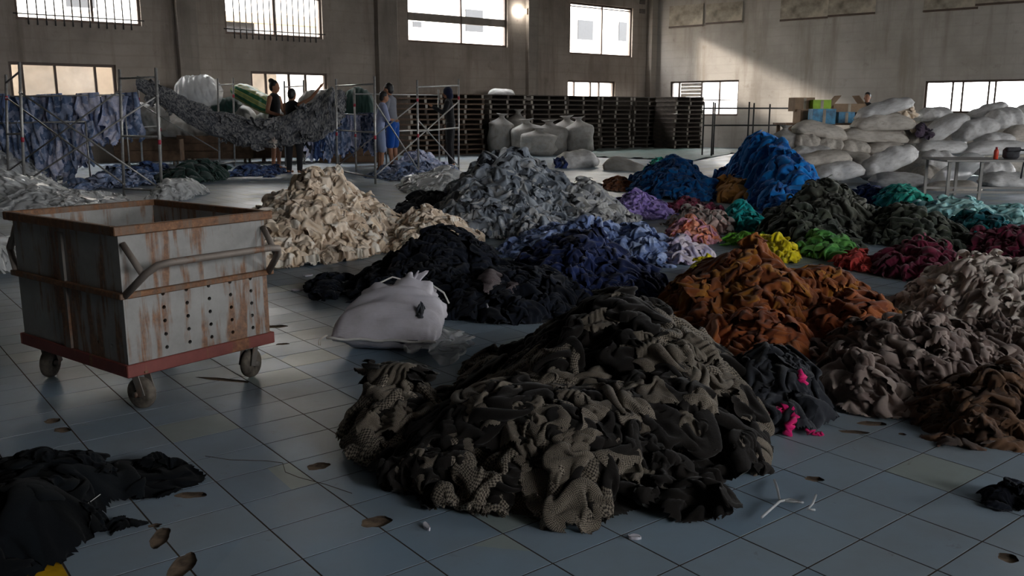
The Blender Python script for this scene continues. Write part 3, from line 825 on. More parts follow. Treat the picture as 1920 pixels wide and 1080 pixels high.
M['laundry'] = cloth('pale_lilac_laundry', [C(196, 196, 218), C(216, 214, 230), C(172, 178, 206), C(150, 162, 196)], 16)
M['bottle_green'] = cloth('dark_green_cloth', [C(40, 62, 56), C(32, 52, 47)], 6)
M['pinkyarn'] = cloth('hot_pink_yarn', [C(214, 30, 110), C(190, 22, 96)], 20)
M['brownflat'] = cloth('orange_brown_cloth', [C(140, 90, 60), C(126, 78, 52)], 8)

HEAPS = [
 ('tweed_heap', 'large tangled heap of black and tan checked tweed on the tiles in front', 'tweed', [lump(840, 1420, 1165, 575, 760, 930), lump(700, 1330, 1010, 735, 868, 985, p=1.6), lump(640, 850, 748, 712, 822, 884), lump(1235, 1375, 1312, 918, 962, 996), lump(1120, 1420, 1290, 770, 846, 915, p=1.5)], dict(tile=2, S=.64, thick=1.05, pieces=130, psize=(.10, .25), loose=.05)),
 ('charcoal_heap', 'charcoal cloth tied with pink yarn between tweed and taupe heaps', 'charcoal', [lump(1345, 1558, 1455, 676, 770, 816, p=2.0)], dict(tile=0, S=.6, pieces=14, psize=(.10, .18))),
 ('rust_heap', 'rust brown cloth mound in front of the golden brown one', 'rust_cloth', [lump(1330, 1530, 1430, 600, 655, 690, p=1.9), lump(1480, 1712, 1600, 566, 628, 655, p=1.9)], dict(tile=0, S=.75, thick=.7, pieces=22, psize=(.15, .28), loose=.03)),
 ('golden_heap', 'golden brown cloth heap behind the rust brown mound', 'ochre_cloth', [lump(1245, 1520, 1410, 460, 580, 640, p=1.5), lump(1420, 1680, 1500, 505, 585, 625, p=1.4), lump(1240, 1360, 1300, 545, 600, 632)], dict(tile=0, S=.75, thick=.9, pieces=60, psize=(.12, .25), loose=.03)),
 ('bone_heap', 'bone white heap of cloth strips beside the rust brown mound', 'bone', [lump(1690, 2060, 1840, 486, 585, 622), lump(1800, 2060, 1930, 500, 600, 640)], dict(tile=3, S=.46, pieces=110, piece='strip', psize=(.11, .2))),
 ('taupe_heap', 'taupe jersey heap between pink-tied charcoal cloth and bone white strips', 'taupe', [lump(1540, 1960, 1730, 605, 690, 760), lump(1520, 1700, 1600, 660, 740, 790), lump(1780, 2050, 1900, 600, 680, 740)], dict(tile=3, S=.46, pieces=120, piece='strip', psize=(.10, .2))),
 ('brown_heap', 'dark brown cloth heap at the edge beside the taupe heap', 'darkbrown', [lump(1715, 2060, 1890, 690, 790, 838), lump(1790, 1862, 1826, 796, 828, 842)], dict(tile=0, S=.55, pieces=44, psize=(.10, .2))),
 ('maroon_heap', 'maroon cloth heap behind the bone white strips', 'maroon', [lump(1612, 1850, 1725, 458, 510, 535), lump(1820, 2010, 1905, 435, 475, 500)], dict(tile=1, S=.8, pieces=50, piece='strip', psize=(.14, .26))),
 ('red_heap', 'small coral red heap beside the maroon heap', 'red', [lump(1572, 1648, 1610, 474, 502, 514)], dict(tile=1, S=.5, stride=2, pieces=14, piece='scrap', psize=(.08, .14))),
 ('green_heap', 'leaf green heap in front of the dark olive heap', 'green', [lump(1482, 1608, 1545, 432, 474, 492)], dict(tile=1, S=.6, stride=2, pieces=26, piece='scrap', psize=(.10, .18))),
 ('olive_heap', 'dark olive cloth heap behind the maroon heap', 'olive', [lump(1590, 1795, 1690, 386, 445, 476), lump(1420, 1600, 1500, 400, 455, 480)], dict(tile=1, S=.9, stride=2, pieces=60, piece='scrap', psize=(.14, .24))),
 ('grey_olive_heap', 'tall grey olive cloth heap beside the big royal blue heap', 'olivegrey', [lump(1440, 1650, 1548, 348, 425, 452)], dict(tile=3, S=.6, stride=1, pieces=70, piece='strip', psize=(.14, .24))),
 ('teal_heap', 'deep teal heap beside the pale aqua strips', 'teal', [lump(1778, 1892, 1836, 396, 442, 458)], dict(tile=1, S=.7, stride=2, pieces=26, piece='scrap', psize=(.12, .2))),
 ('sea_green_heap', 'sea green cloth heap in front of the white sacks', 'mint', [lump(1650, 1740, 1695, 346, 390, 402, p=1.6)], dict(tile=0, S=.6, stride=2, pieces=20, psize=(.16, .24))),
 ('aqua_heap', 'pale aqua strips spread in front of the metal table', 'aqua', [lump(1715, 1870, 1790, 376, 408, 425), lump(1830, 1940, 1880, 390, 412, 428)], dict(tile=3, S=.7, stride=2, pieces=46, piece='strip', psize=(.16, .28))),
 ('dark_navy_heap', 'small dark navy heap beside the sea green heap', 'navy', [lump(1600, 1668, 1636, 350, 380, 390)], dict(tile=1, S=.7, stride=2, pieces=14, piece='scrap', psize=(.14, .22))),
 ('royal_heap', 'tallest royal blue heap in front of the white sacks', 'royal', [lump(1362, 1508, 1425, 272, 372, 402, p=1.8), lump(1400, 1480, 1440, 335, 388, 408)], dict(tile=0, S=1.0, stride=2, pieces=70, piece='scrap', psize=(.18, .34))),
 ('blue_heap', 'broad strong blue heap behind the lavender cloth', 'blue', [lump(1178, 1345, 1262, 304, 358, 380, p=1.5)], dict(tile=1, S=.9, stride=2, pieces=60, piece='scrap', psize=(.16, .28))),
 ('turquoise_mound', 'small turquoise mound peeking over the broad blue heap', 'mint', [lump(1205, 1265, 1232, 298, 338, 346)], dict(tile=1, S=.8, stride=2, pieces=14, piece='scrap', psize=(.16, .26))),
 ('tan_bundle', 'smooth ochre tan cloth bundle between the two blue heaps', 'tan', [lump(1338, 1412, 1376, 338, 374, 386, p=2.2)], dict(tile=2, S=1.0, stride=1, thick=.5, pieces=5, psize=(.3, .42), loose=0)),
 ('turquoise_heap', 'turquoise heap in front of the tan bundle', 'turq', [lump(1345, 1432, 1386, 376, 425, 438)], dict(tile=1, S=.6, stride=2, pieces=26, piece='scrap', psize=(.12, .2))),
 ('lavender_heap', 'lavender cloth heap beside the large grey heap', 'lavender', [lump(1142, 1260, 1192, 362, 398, 412)], dict(tile=1, S=.6, stride=2, pieces=34, piece='scrap', psize=(.12, .2))),
 ('burgundy_spread', 'low burgundy cloth spread under the broad blue heap', 'maroon', [lump(1235, 1350, 1292, 378, 392, 402)], dict(tile=1, S=.6, stride=2, pieces=18, piece='scrap', psize=(.12, .2))),
 ('pink_strip_heap', 'dusty pink and grey strips behind the peach heap', 'dustypink', [lump(1255, 1375, 1318, 388, 428, 442)], dict(tile=3, S=.6, stride=2, pieces=46, piece='strip', psize=(.12, .22))),
 ('peach_heap', 'small peach and pink cloth heap', 'peach', [lump(1240, 1352, 1295, 413, 448, 460)], dict(tile=1, S=.6, stride=2, pieces=30, piece='scrap', psize=(.10, .17))),
 ('lime_scraps', 'few lime green scraps beside the leaf green heap', 'lime', [lump(1358, 1450, 1400, 440, 456, 464)], dict(tile=1, S=.5, stride=2, pieces=16, piece='scrap', psize=(.08, .14))),
 ('yellow_scraps', 'bright yellow cloth behind the golden brown heap', 'yellow', [lump(1408, 1490, 1450, 442, 478, 496)], dict(tile=1, S=.5, stride=2, pieces=14, piece='scrap', psize=(.09, .15))),
 ('yellow_edge', 'bright yellow cloth at the foot of the golden brown heap', 'yellow', [lump(1290, 1352, 1322, 487, 522, 538)], dict(tile=1, S=.5, stride=2, pieces=10, piece='scrap', psize=(.09, .15))),
 ('grey_heap', 'large slate grey cloth heap behind the cream heap', 'grey', [lump(800, 1130, 955, 296, 405, 450, p=1.4), lump(830, 1010, 900, 345, 415, 448)], dict(tile=1, S=.95, pieces=150, piece='scrap', psize=(.14, .26))),
 ('light_grey_heap', 'light grey shoulder of cloth beside the slate grey heap', 'greylight', [lump(1010, 1192, 1095, 348, 412, 440, p=1.4), lump(900, 1080, 990, 390, 430, 452)], dict(tile=0, S=.8, stride=1, pieces=60, piece='scrap', psize=(.14, .26))),
 ('charcoal_scrap_heap', 'charcoal scraps between cream and slate grey heaps', 'charcoal', [lump(735, 890, 812, 366, 402, 416)], dict(tile=1, S=.8, stride=2, pieces=40, piece='scrap', psize=(.14, .24))),
 ('cream_heap', 'large cream cloth scrap heap behind the rusty cart', 'cream', [lump(450, 765, 600, 318, 450, 505, p=1.25), lump(450, 640, 540, 370, 455, 500)], dict(tile=1, S=.85, pieces=190, piece='scrap', psize=(.10, .19), loose=.2)),
 ('cream_side_heap', 'low cream cloth heap in front of the slate grey heap', 'cream', [lump(705, 905, 805, 392, 455, 482, p=1.3)], dict(tile=1, S=.7, pieces=70, piece='scrap', psize=(.09, .17), loose=.2)),
 ('pale_blue_heap', 'pale blue cloth heap behind the navy heap', 'periwinkle', [lump(940, 1260, 1100, 420, 470, 500, p=1.3), lump(1130, 1270, 1200, 430, 475, 500)], dict(tile=1, S=.75, pieces=90, piece='scrap', psize=(.11, .2), loose=.2)),
 ('lilac_heap', 'lilac white scraps at the end of the pale blue heap', 'lilacwhite', [lump(1215, 1335, 1275, 452, 482, 498)], dict(tile=1, S=.6, stride=2, pieces=36, piece='scrap', psize=(.09, .16), loose=.2)),
 ('navy_heap', 'navy blue jersey heap beside the blue-black heap', 'navy', [lump(930, 1235, 1068, 434, 530, 572, p=1.2), lump(1080, 1250, 1150, 510, 548, 575)], dict(tile=1, S=.75, pieces=110, piece='scrap', psize=(.10, .19), loose=.2)),
 ('blue_black_heap', 'broad blue-black cloth heap behind the white sack', 'black', [lump(650, 1000, 850, 440, 540, 590, p=1.25), lump(820, 1110, 960, 500, 570, 612, p=1.4)], dict(tile=0, S=.8, thick=.8, pieces=70, psize=(.12, .22), loose=.12)),
 ('dark_scraps', 'few dark scraps on the tiles beside the white sack', 'black', [lump(575, 665, 620, 520, 540, 556), lump(575, 640, 605, 548, 560, 567)], dict(tile=0, S=.6, stride=2, pieces=9, psize=(.10, .17), loose=.3)),
 ('black_cloth', 'flat black cloth spread on the tiles at the near corner', 'inky', [lump(-120, 240, 90, 872, 940, 1010, p=2.2), lump(90, 382, 240, 878, 906, 945, p=1.6), lump(-160, 180, 0, 930, 1020, 1110, p=2.2)], dict(tile=2, S=.8, thick=.30, pieces=14, psize=(.10, .2), loose=.05)),
 ('black_rag', 'small black rag lying alone on the tiles', 'black', [lump(1842, 1960, 1890, 918, 945, 964)], dict(tile=0, S=.35, thick=.7, pieces=5, psize=(.06, .10))),
 ('denim_heap', 'denim blue laundry heap on the floor under the scaffold with cross braces', 'denim', [lump(160, 300, 215, 322, 345, 356)], dict(tile=1, S=1.2, stride=2, pieces=34, piece='scrap', psize=(.2, .36))),
 ('dark_denim_heap', 'dark blue laundry heap beside the dark green bundle', 'denimdark', [lump(240, 320, 280, 312, 338, 346)], dict(tile=1, S=1.2, stride=2, pieces=22, piece='scrap', psize=(.2, .36))),
 ('green_bundle', 'dark green cloth bundle on the floor behind the scaffold pole', 'bottle_green', [lump(312, 415, 372, 305, 338, 348, p=1.8)], dict(tile=0, S=1.3, stride=2, thick=.6, pieces=10, psize=(.3, .5))),
 ('blue_floor_cloth', 'flat dark blue cloth on the floor beside the woman in black shorts', 'denimdark', [lump(435, 530, 485, 314, 326, 332)], dict(tile=1, S=1.2, stride=2, pieces=20, piece='scrap', psize=(.2, .34))),
 ('lilac_laundry_heap', 'pale lilac laundry heap on the floor behind the barefoot person', 'laundry', [lump(735, 840, 782, 288, 318, 328)], dict(tile=1, S=1.2, stride=2, pieces=30, piece='scrap', psize=(.22, .38))),
 ('blue_laundry_heap', 'washed blue laundry heap behind the clear plastic sheet', 'denim', [lump(690, 860, 775, 306, 328, 340)], dict(tile=1, S=1.2, stride=2, pieces=40, piece='scrap', psize=(.22, .36))),
 ('brown_floor_cloth', 'orange-brown cloth lying between the grey and blue heaps', 'brownflat', [lump(1125, 1190, 1158, 340, 352, 360)], dict(tile=1, S=.8, stride=2, pieces=12, piece='scrap', psize=(.16, .26))),
]
PLASTIC = [
 ('plastic_bundle', 'big lilac-white plastic bundle beside the scaffold pole', 'plastic_sack', [lump(-90, 92, 10, 288, 342, 356, p=2.0)]),
 ('plastic_heap', 'crumpled clear plastic heap in front of the lilac bundle', 'plastic_sack', [lump(-120, 100, -10, 322, 378, 400, p=1.8), lump(20, 150, 70, 345, 385, 400)]),
 ('plastic_spread', 'low clear plastic spread just behind the cart rim', 'plastic_sack', [lump(60, 235, 140, 362, 385, 398)]),
 ('plastic_film', 'flat clear plastic film on the tiles beside the cart', 'plastic_sack', [lump(-140, 32, -20, 470, 510, 585, p=2.5)]),
 ('plastic_peak', 'upright crumpled white plastic sheet behind the cart', 'plastic_sack', [lump(300, 378, 338, 332, 368, 380)]),
 ('plastic_drape', 'milky plastic sheet draped beside the slate grey heap', 'plastic_sack', [lump(745, 905, 835, 316, 352, 366, p=1.6)]),
]
HB = {}
for k, (nm, lab, mt, lumps, kw) in enumerate(HEAPS):
    HB[nm] = heap(nm, lab, 'fabric heap', lumps, M[mt], seed=k, **kw)
M['plastic'] = glassy('clear_plastic_film', (0.96, 0.97, 0.98), .55, .18)
M['plastic_sack'] = glassy('milky_plastic_film', (0.86, 0.85, 0.84), .5, .25)
for k, (nm, lab, mt, lumps) in enumerate(PLASTIC):
    HB[nm] = heap(nm, lab, 'plastic sheet', lumps, M[mt], seed=300 + k, tile=2, S=.9, stride=2, thick=.5 if 'film' not in nm else .15, pieces=7, psize=(.2, .42), skin='plastic_layer', piece_name='plastic_fold')

# ---------------------------------------------------------------- sacks
M['sack_near'] = woven_sack('white_woven_sack_near', (0.66, 0.63, 0.69), .30)
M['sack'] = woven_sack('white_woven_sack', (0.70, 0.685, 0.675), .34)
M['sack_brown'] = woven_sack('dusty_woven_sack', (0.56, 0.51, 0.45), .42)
M['sack_grey'] = woven_sack('grey_woven_sack', (0.33, 0.315, 0.295), .4)
M['twine'] = plain('pale_twine', (0.60, 0.58, 0.55), 0.9)
def sack_mesh(name, seed, tied=False, flat=.35, wr=.05, nu=44, nt=40, wt=0):
    rng = np.random.default_rng(seed)
    u = np.linspace(-1, 1, nu); th = np.linspace(0, 2 * np.pi, nt, endpoint=False)
    Ug, Tg = np.meshgrid(u, th, indexing='ij')
    a = np.abs(Ug)
    wid = (1 - .42 * a ** 5) * (1 - np.clip(a - .93, 0, 1) * 3)
    hei = np.clip(1 - a ** 3.6, 0, 1) ** .55 * .97 + .03
    if tied:
        s = np.clip((Ug - .45) / .40, 0, 1); s = s * s * (3 - 2 * s)
        fan = np.clip((Ug - .88) / .12, 0, 1)
        wid = wid * (1 - s) + s * (.20 + .26 * fan); hei = np.maximum(hei, .15) * (1 - s) + s * (.20 + .15 * fan)
    c, s_ = np.cos(Tg), np.sin(Tg)
    X = Ug * (1 - .04 * np.abs(s_)); Y = np.sign(c) * np.abs(c) ** .85 * wid; Z = np.sign(s_) * np.abs(s_) ** 1.05 * hei
    i0, j0 = rng.integers(0, TN, 2)
    I = (np.arange(nu) * 2 + i0)[:, None] * np.ones((1, nt), int); J = (np.arange(nt) * TN // nt + j0)[None, :] * np.ones((nu, 1), int)
    d = TILES[wt][I % TN, J % TN][..., 2] / .06
    d2 = sin_noise(rng, 2.6)
    bulge = .07 * d2(X * 1.3, Tg * 1.0 * 0 + Y) + .04 * d2(Z + 3, X * 2)
    ridge = wr * d * (.8 + 1.0 * a ** 3)
    k = 1 + bulge + ridge
    Y = Y * k; Z = Z * k
    Z = np.where(Z < -flat, -flat + (Z + flat) * .15, Z)
    V3 = np.stack([X, Y, Z], -1).reshape(-1, 3)
    idx = np.arange(nu * nt).reshape(nu, nt); nx = np.roll(idx, -1, 1)
    f = np.stack([idx[:-1], idx[1:], nx[1:], nx[:-1]], -1).reshape(-1, 4)
    e0, e1 = len(V3), len(V3) + 1
    V3 = np.vstack([V3, V3[idx[0]].mean(0), V3[idx[-1]].mean(0)])
    uv = np.vstack([np.stack([Ug * .5, Tg / 6.28], -1).reshape(-1, 2), [[0, 0], [1, 0]]])
    caps = [(idx[0, k], nx[0, k], e0, e0) for k in range(nt)] + [(nx[-1, k], idx[-1, k], e1, e1) for k in range(nt)]
    me = mesh_tri(name, V3, f, [(a_, b_, c_) for a_, b_, c_, _ in caps], uv)
    me.materials.append(None)
    return me
def mesh_tri(name, verts, quads, tris, uv):
    me = bpy.data.meshes.new(name)
    faces = [tuple(int(i) for i in q) for q in quads] + [tuple(int(i) for i in t) for t in tris]
    me.from_pydata([tuple(v) for v in verts.tolist()], [], faces)
    me.polygons.foreach_set('use_smooth', [True] * len(me.polygons))
    l = me.uv_layers.new(name='UVMap')
    li = np.zeros(len(me.loops), dtype=np.int32); me.loops.foreach_get('vertex_index', li)
    l.data.foreach_set('uv', np.asarray(uv, dtype=np.float32)[li].ravel())
    me.update()
    return me
SACKS = [sack_mesh('sack_mesh', s, wr=.05 + .01 * s) for s in range(5)]
BAGS = [sack_mesh('bag_mesh', 40 + s, False, .8, .075, 60, 60, 1) for s in range(3)]
SACKS_TIED = [sack_mesh('tied_sack_mesh', 20 + s, True, .8, .07) for s in range(4)]
def seam(parent, scale_y):
    tube_obj('stitched_hem', [(-.99 + .015 * math.sin(k), -.52 + 1.04 * k / 10, -.02 + .02 * math.sin(k * 1.7)) for k in range(11)], .018, M['twine'], parent, 6)
def sack(xl, xr, yt, yb, Y, tilt, label, mat='sack', yaw=0.0, depth=None, tied=False, cat='sack', group='white sacks stacked against the pale wall', name='woven_sack', k=[0], stand=False, hem=True):
    k[0] += 1
    cx, cy = (xl + xr) / 2, (yt + yb) / 2
    c = atY(cx, cy, Y)
    w = atY(xr, cy, Y).x - atY(xl, cy, Y).x; h = atY(cx, yt, Y).z - atY(cx, yb, Y).z
    ms = SACKS_TIED if tied else BAGS if name == 'filled_bag' else SACKS
    o = link(name, ms[k[0] % len(ms)], None, M[mat])
    t = math.radians(tilt)
    if stand:
        R = Euler((0, 0, math.radians(yaw))).to_matrix() @ Euler((0, math.radians(-90 + tilt), 0)).to_matrix()
        sc = (h * .52, (depth or w * .8) / 2, w * .52)
        R = R @ Matrix.Rotation(math.pi / 2, 3, 'X')
        sc = (h * .52, w * .52, (depth or w * .75) / 2)
    else:
        R = Euler((0, -t, math.radians(yaw))).to_matrix()
        L = w / max(.5, math.cos(t) * abs(math.cos(math.radians(yaw))) ) * .52
        hh = max(.14, (h - abs(math.sin(t)) * w * .62)) * (.5 if name == 'filled_bag' else .74)
        sc = (L, (depth or max(.60, hh * 2.6)) / 2, hh)
    m = Matrix.Translation(c) @ R.to_4x4() @ Matrix.Diagonal((*sc, 1))
    o.matrix_world = m
    tag(o, label, cat, group)
    if hem and not tied and not stand: seam(o, 1)
    return o
G = 'white sacks stacked against the pale wall'
for a in (
 (1482, 1590, 285, 333, 14.8, 13, 'dusty cream sack sloping beside the big royal blue heap', 'sack_brown'),
 (1525, 1614, 306, 348, 14.2, 12, 'pale sack on the floor just behind the grey olive heap', 'sack'),
 (1619, 1712, 276, 338, 14.5, 27, 'bright white sack tilted steeply at the front of the stack', 'sack'),
 (1476, 1562, 279, 308, 15.6, 3, 'grey-white sack behind the sloping dusty cream sack', 'sack'),
 (1560, 1632, 290, 318, 15.6, 0, 'sack half hidden behind the tilted bright white sack', 'sack_brown'),
 (1570, 1626, 268, 292, 15.8, 0, 'short dusty sack in the middle of the stack, third layer', 'sack_brown'),
 (1620, 1696, 270, 294, 15.8, 2, 'dusty sack above the tilted bright white sack', 'sack_brown'),
 (1484, 1534, 256, 281, 15.9, 0, 'small sack at the end of the third layer by the blue heap', 'sack_brown'),
 (1526, 1578, 260, 287, 15.9, -4, 'small sack in the third layer beside the end one', 'sack_brown'),
 (1488, 1584, 231, 269, 16.0, -10, 'long dusty sack sloping under the blue carton', 'sack_brown'),
 (1572, 1697, 245, 274, 16.0, -2, 'long dusty sack in the fourth layer of the stack', 'sack_brown'),
 (1600, 1710, 219, 252, 16.0, 2, 'fat dusty sack second from the top of the stack', 'sack_brown'),
 (1608, 1706, 186, 228, 16.1, 17, 'topmost sack of the stack, cream cloth bursting from its end', 'sack'),
 (1688, 1730, 243, 275, 16.2, 0, 'sack end at the corner of the stack, fourth layer', 'sack_brown'),
 (1716, 1812, 268, 293, 15.4, 2, 'grey-white sack just above the end of the metal table', 'sack'),
 (1728, 1806, 218, 272, 16.0, 34, 'big pale sack leaning beside the purple scraps', 'sack'),
 (1795, 1864, 222, 270, 15.8, 20, 'round bulging pale sack beside the big leaning one', 'sack'),
 (1806, 1880, 195, 236, 16.4, 26, 'pale sack at the top under the long window', 'sack'),
 (1850, 1914, 208, 250, 15.9, 12, 'pale sack with ruffled edge at the top of the far stack', 'sack'),
 (1882, 1965, 240, 275, 15.6, 4, 'dusty sack behind the red bottle, upper layer', 'sack_brown'),
 (1836, 1894, 252, 278, 15.5, 6, 'dark-creased sack above the table, behind the red bottle', 'sack'),
 (1804, 1935, 268, 296, 15.2, 2, 'long white sack right behind the table top', 'sack'),
 (1722, 1790, 290, 325, 15.0, -3, 'sack behind the nearer table leg, just below the table top', 'sack'),
 (1828, 1892, 304, 334, 14.6, 4, 'pale sack seen under the table, between its legs', 'sack'),
 (1730, 1830, 342, 374, 13.2, 6, 'low dusty sack on the floor under the metal table', 'sack_brown'),
 (1716, 1762, 318, 348, 14.6, 0, 'brownish sack on the floor beside the nearer table leg', 'sack_brown'),
 (1635, 1745, 328, 358, 13.9, -3, 'flat pale sack on the floor behind the sea green heap', 'sack'),
 (1842, 1940, 328, 356, 13.9, -2, 'long pale sack on the floor under the table end', 'sack'),
 (1720, 1782, 206, 232, 16.8, 4, 'small white sack behind the purple scraps', 'sack'),
 (1900, 1970, 200, 240, 16.6, 8, 'pale sack at the top beside the frame edge', 'sack'),
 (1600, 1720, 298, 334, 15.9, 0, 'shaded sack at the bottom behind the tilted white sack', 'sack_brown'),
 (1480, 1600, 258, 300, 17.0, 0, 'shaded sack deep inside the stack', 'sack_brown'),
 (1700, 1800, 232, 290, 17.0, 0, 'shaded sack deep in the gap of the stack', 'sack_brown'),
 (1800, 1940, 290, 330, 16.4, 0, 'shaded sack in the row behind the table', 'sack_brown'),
):
    sack(*a)
sack(1745, 1832, 298, 366, 13.6, 42, 'plastic covered sack slanting up under the metal table', 'plastic_sack', depth=.5)
sack(1448, 1494, 236, 305, 16.0, 0, 'tall grey sack standing at the end of the stack', 'sack_grey', stand=True, tied=True, depth=.5)
GS = 'grey sacks standing in front of the pallets'
for xl, xr, yt, yb, Y, lab in ((915, 962, 214, 288, 25.2, 'brown-grey sack standing alone at the end of the grey sacks'), (948, 990, 206, 286, 26.0, 'grey sack standing behind, its tied top sticking up'), (960, 1018, 224, 292, 24.9, 'pale grey sack standing second in the front row'), (1000, 1062, 226, 292, 24.9, 'broad grey sack standing in the middle of the group'), (1036, 1092, 218, 290, 25.3, 'grey sack standing behind the broad middle one'), (1062, 1112, 220, 289, 25.0, 'grey sack leaning at the end beside the pallets'), (978, 1040, 240, 294, 24.3, 'small grey sack at the very front of the group')):
    sack(xl, xr, yt, yb, Y, random.uniform(-5, 5), lab, 'sack_grey', stand=True, tied=True, group=GS, depth=.8)
sack(1040, 1118, 288, 326, 19.0, 8, 'white bundle with navy cloth behind the grey heap', 'sack', yaw=20, group=None)
sack(1135, 1212, 300, 340, 18.0, -14, 'grey-white sack lying behind the lavender heap', 'sack_grey', yaw=-20, group=None)
# the near white sack
p0 = fl(714, 668)
ns = empty('white_sack', (p0.x, p0.y + .02, 0), math.radians(82)); tag(ns, 'full white woven sack with a tied mouth on the tiles', 'sack')
def near_sack():
    n, m = 64, 56
    u = np.linspace(0, 1, n); th = np.linspace(0, 2 * np.pi, m, endpoint=False)
    Ug, Tg = np.meshgrid(u, th, indexing='ij')
    c, s = np.cos(Tg), np.sin(Tg)
    wid = .245 * np.interp(u, [0, .04, .2, .5, .70, .82, .90, .95, 1], [1.0, 1.03, 1.05, .98, .84, .66, .40, .12, .20])[:, None]
    hei = .120 * np.interp(u, [0, .05, .2, .5, .70, .82, .90, .95, 1], [.04, .42, .88, 1.08, 1.0, .80, .48, .18, .22])[:, None]
    X = .58 * Ug; Y = np.sign(c) * np.abs(c) ** .8 * wid
    zc = np.interp(u, [0, .1, .5, .8, .92, 1], [.070, .085, .125, .155, .20, .265])[:, None]
    Z = zc + np.sign(s) * np.abs(s) ** .95 * hei
    d = TILES[0][(np.arange(n) * 2)[:, None] % TN, (np.arange(m) * TN // m)[None, :] % TN][..., 2]
    lon = np.sin(Tg * 17 + 3 * np.sin(Tg * 3)) * np.exp(-((Ug - .04) / .14) ** 2) * .004 + np.sin(Tg * 13 + 2 * np.sin(Tg * 2)) * np.clip((Ug - .6) / .25, 0, 1) * .016
    amp = .16 + .55 * np.clip((Ug - .55) / .3, 0, 1)
    Y = Y + c * (d * amp + lon); Z = Z + s * (d * amp + lon)
    Z = np.where(Z < .004, .004, Z)
    V3 = np.stack([X, Y, Z], -1).reshape(-1, 3)
    idx = np.arange(n * m).reshape(n, m); nx = np.roll(idx, -1, 1)
    f = np.stack([idx[:-1], idx[1:], nx[1:], nx[:-1]], -1).reshape(-1, 4)
    V3 = np.vstack([V3, V3[idx[0]].mean(0), V3[idx[-1]].mean(0)])
    t = [(nx[0, k], idx[0, k], n * m) for k in range(m)] + [(idx[-1, k], nx[-1, k], n * m + 1) for k in range(m)]
    uv = np.vstack([np.stack([Ug * .5, Tg / 6.28], -1).reshape(-1, 2), [[0, 0], [1, 0]]])
    return mesh_tri('sack_body', V3, f, t, uv)
me = near_sack(); me.materials.append(M['sack_near']); body = link('sack_body', me, ns)
tube_obj('stitched_hem', [(-.004, -.262 + .524 * k / 16, .072 + .004 * math.sin(k * 1.3)) for k in range(17)], .0065, M['twine'], body, 6)
tube_obj('tie_cord', [(.553 + .020 * math.cos(k / 10 * 6.28), .036 * math.sin(k / 10 * 6.28), .222 + .02 * math.cos(k / 10 * 6.28)) for k in range(11)], .006, M['twine'], body, 6)
tube_obj('drawstring', [(.56, .03, .25), (.54, .09, .27), (.48, .16, .24), (.42, .21, .17)], .0045, M['twine'], body, 6)
tube_obj('drawstring', [(.56, -.02, .25), (.52, -.12, .24), (.46, -.20, .21), (.44, -.23, .16)], .0045, M['twine'], body, 6)
for y_ in (.255, .262): tube_obj('hem_thread', [(-.004, y_, .088), (-.02, y_ + .03, .07), (-.015, y_ + .035, .04)], .0025, M['twine'], body, 5)
rg = link('dark_rag', PATCH['scrap'][2], body, M['charcoal']); rg.location = (.11, -.165, .195); rg.scale = (.11, .045, .05); rg.rotation_euler = (.35, -.75, .1)
# clear plastic
M['plastic_clear'] = glassy('crinkled_clear_film', (0.95, 0.96, 0.97), .5, .08)
def plastic_bit(name, label, x0, x1, yt, yb, s=None, cat='plastic bag', mat='plastic', t=2, n=56, z=.0, hgt=.5):
    c = fl((x0 + x1) / 2, (yt + yb) / 2)
    o = link(name, patch_mesh(name, t, n, np.random.default_rng(int(x0) + 500), .10), None, M[mat])
    wx = fl(x1, (yt + yb) / 2).x - fl(x0, (yt + yb) / 2).x; wy = fl((x0 + x1) / 2, yt).y - fl((x0 + x1) / 2, yb).y
    o.scale = (wx * .95, wy * .95, hgt * min(wx, wy)); o.location = (c.x, c.y, z)
    zmin = min(v.co.z for v in o.data.vertices) * o.scale.z; o.location.z = .003 - zmin + z
    tag(o, label, cat)
    return o
plastic_bit('plastic_bag', 'empty clear plastic bag lying beside the white sack', 762, 895, 634, 682, hgt=.6, mat='plastic_clear')
plastic_bit('plastic_bag', 'small clear plastic bag beside the dark scraps', 605, 672, 530, 556, hgt=.6, mat='plastic_clear')

# ---------------------------------------------------------------- pallets
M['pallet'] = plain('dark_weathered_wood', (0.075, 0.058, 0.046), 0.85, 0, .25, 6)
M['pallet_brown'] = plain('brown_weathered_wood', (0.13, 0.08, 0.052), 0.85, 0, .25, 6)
M['pallet_pale'] = plain('pale_block_end', (0.36, 0.32, 0.27), 0.85, 0, .2, 10)  # block ends are paler than the boards in their own colour
PALV, PN = 20.55, 12
ORD = ('lowest', 'second from the floor', 'third from the floor', 'fourth from the floor', 'fifth from the floor', 'sixth from the floor', 'sixth from the top', 'fifth from the top', 'fourth from the top', 'third from the top', 'second from the top', 'topmost')
stk = [(770, 832), (842, 908), (917, 982), (998, 1061), (1068, 1126), (1130, 1184), (1189, 1240), (1268, 1316)]
SNAME = ('brown stack behind the person in grey', 'brown stack behind the dark-clothed person', 'stack behind the grey sacks, end by the dark-clothed person', 'second stack behind the grey sacks', 'stack just past the grey sacks', 'fourth stack along', 'fifth stack along', 'last stack by the corner')
def boxmesh(name, parts):
    bm = bmesh.new()
    for c, s in parts: bm_box(bm, c, s)
    me = from_bm(name, bm); me.materials.append(None); return me
zt = atY(1150, 181, uvw(on_back(1150, 200, PALV)[0], PALV).y).z
PH = zt / PN
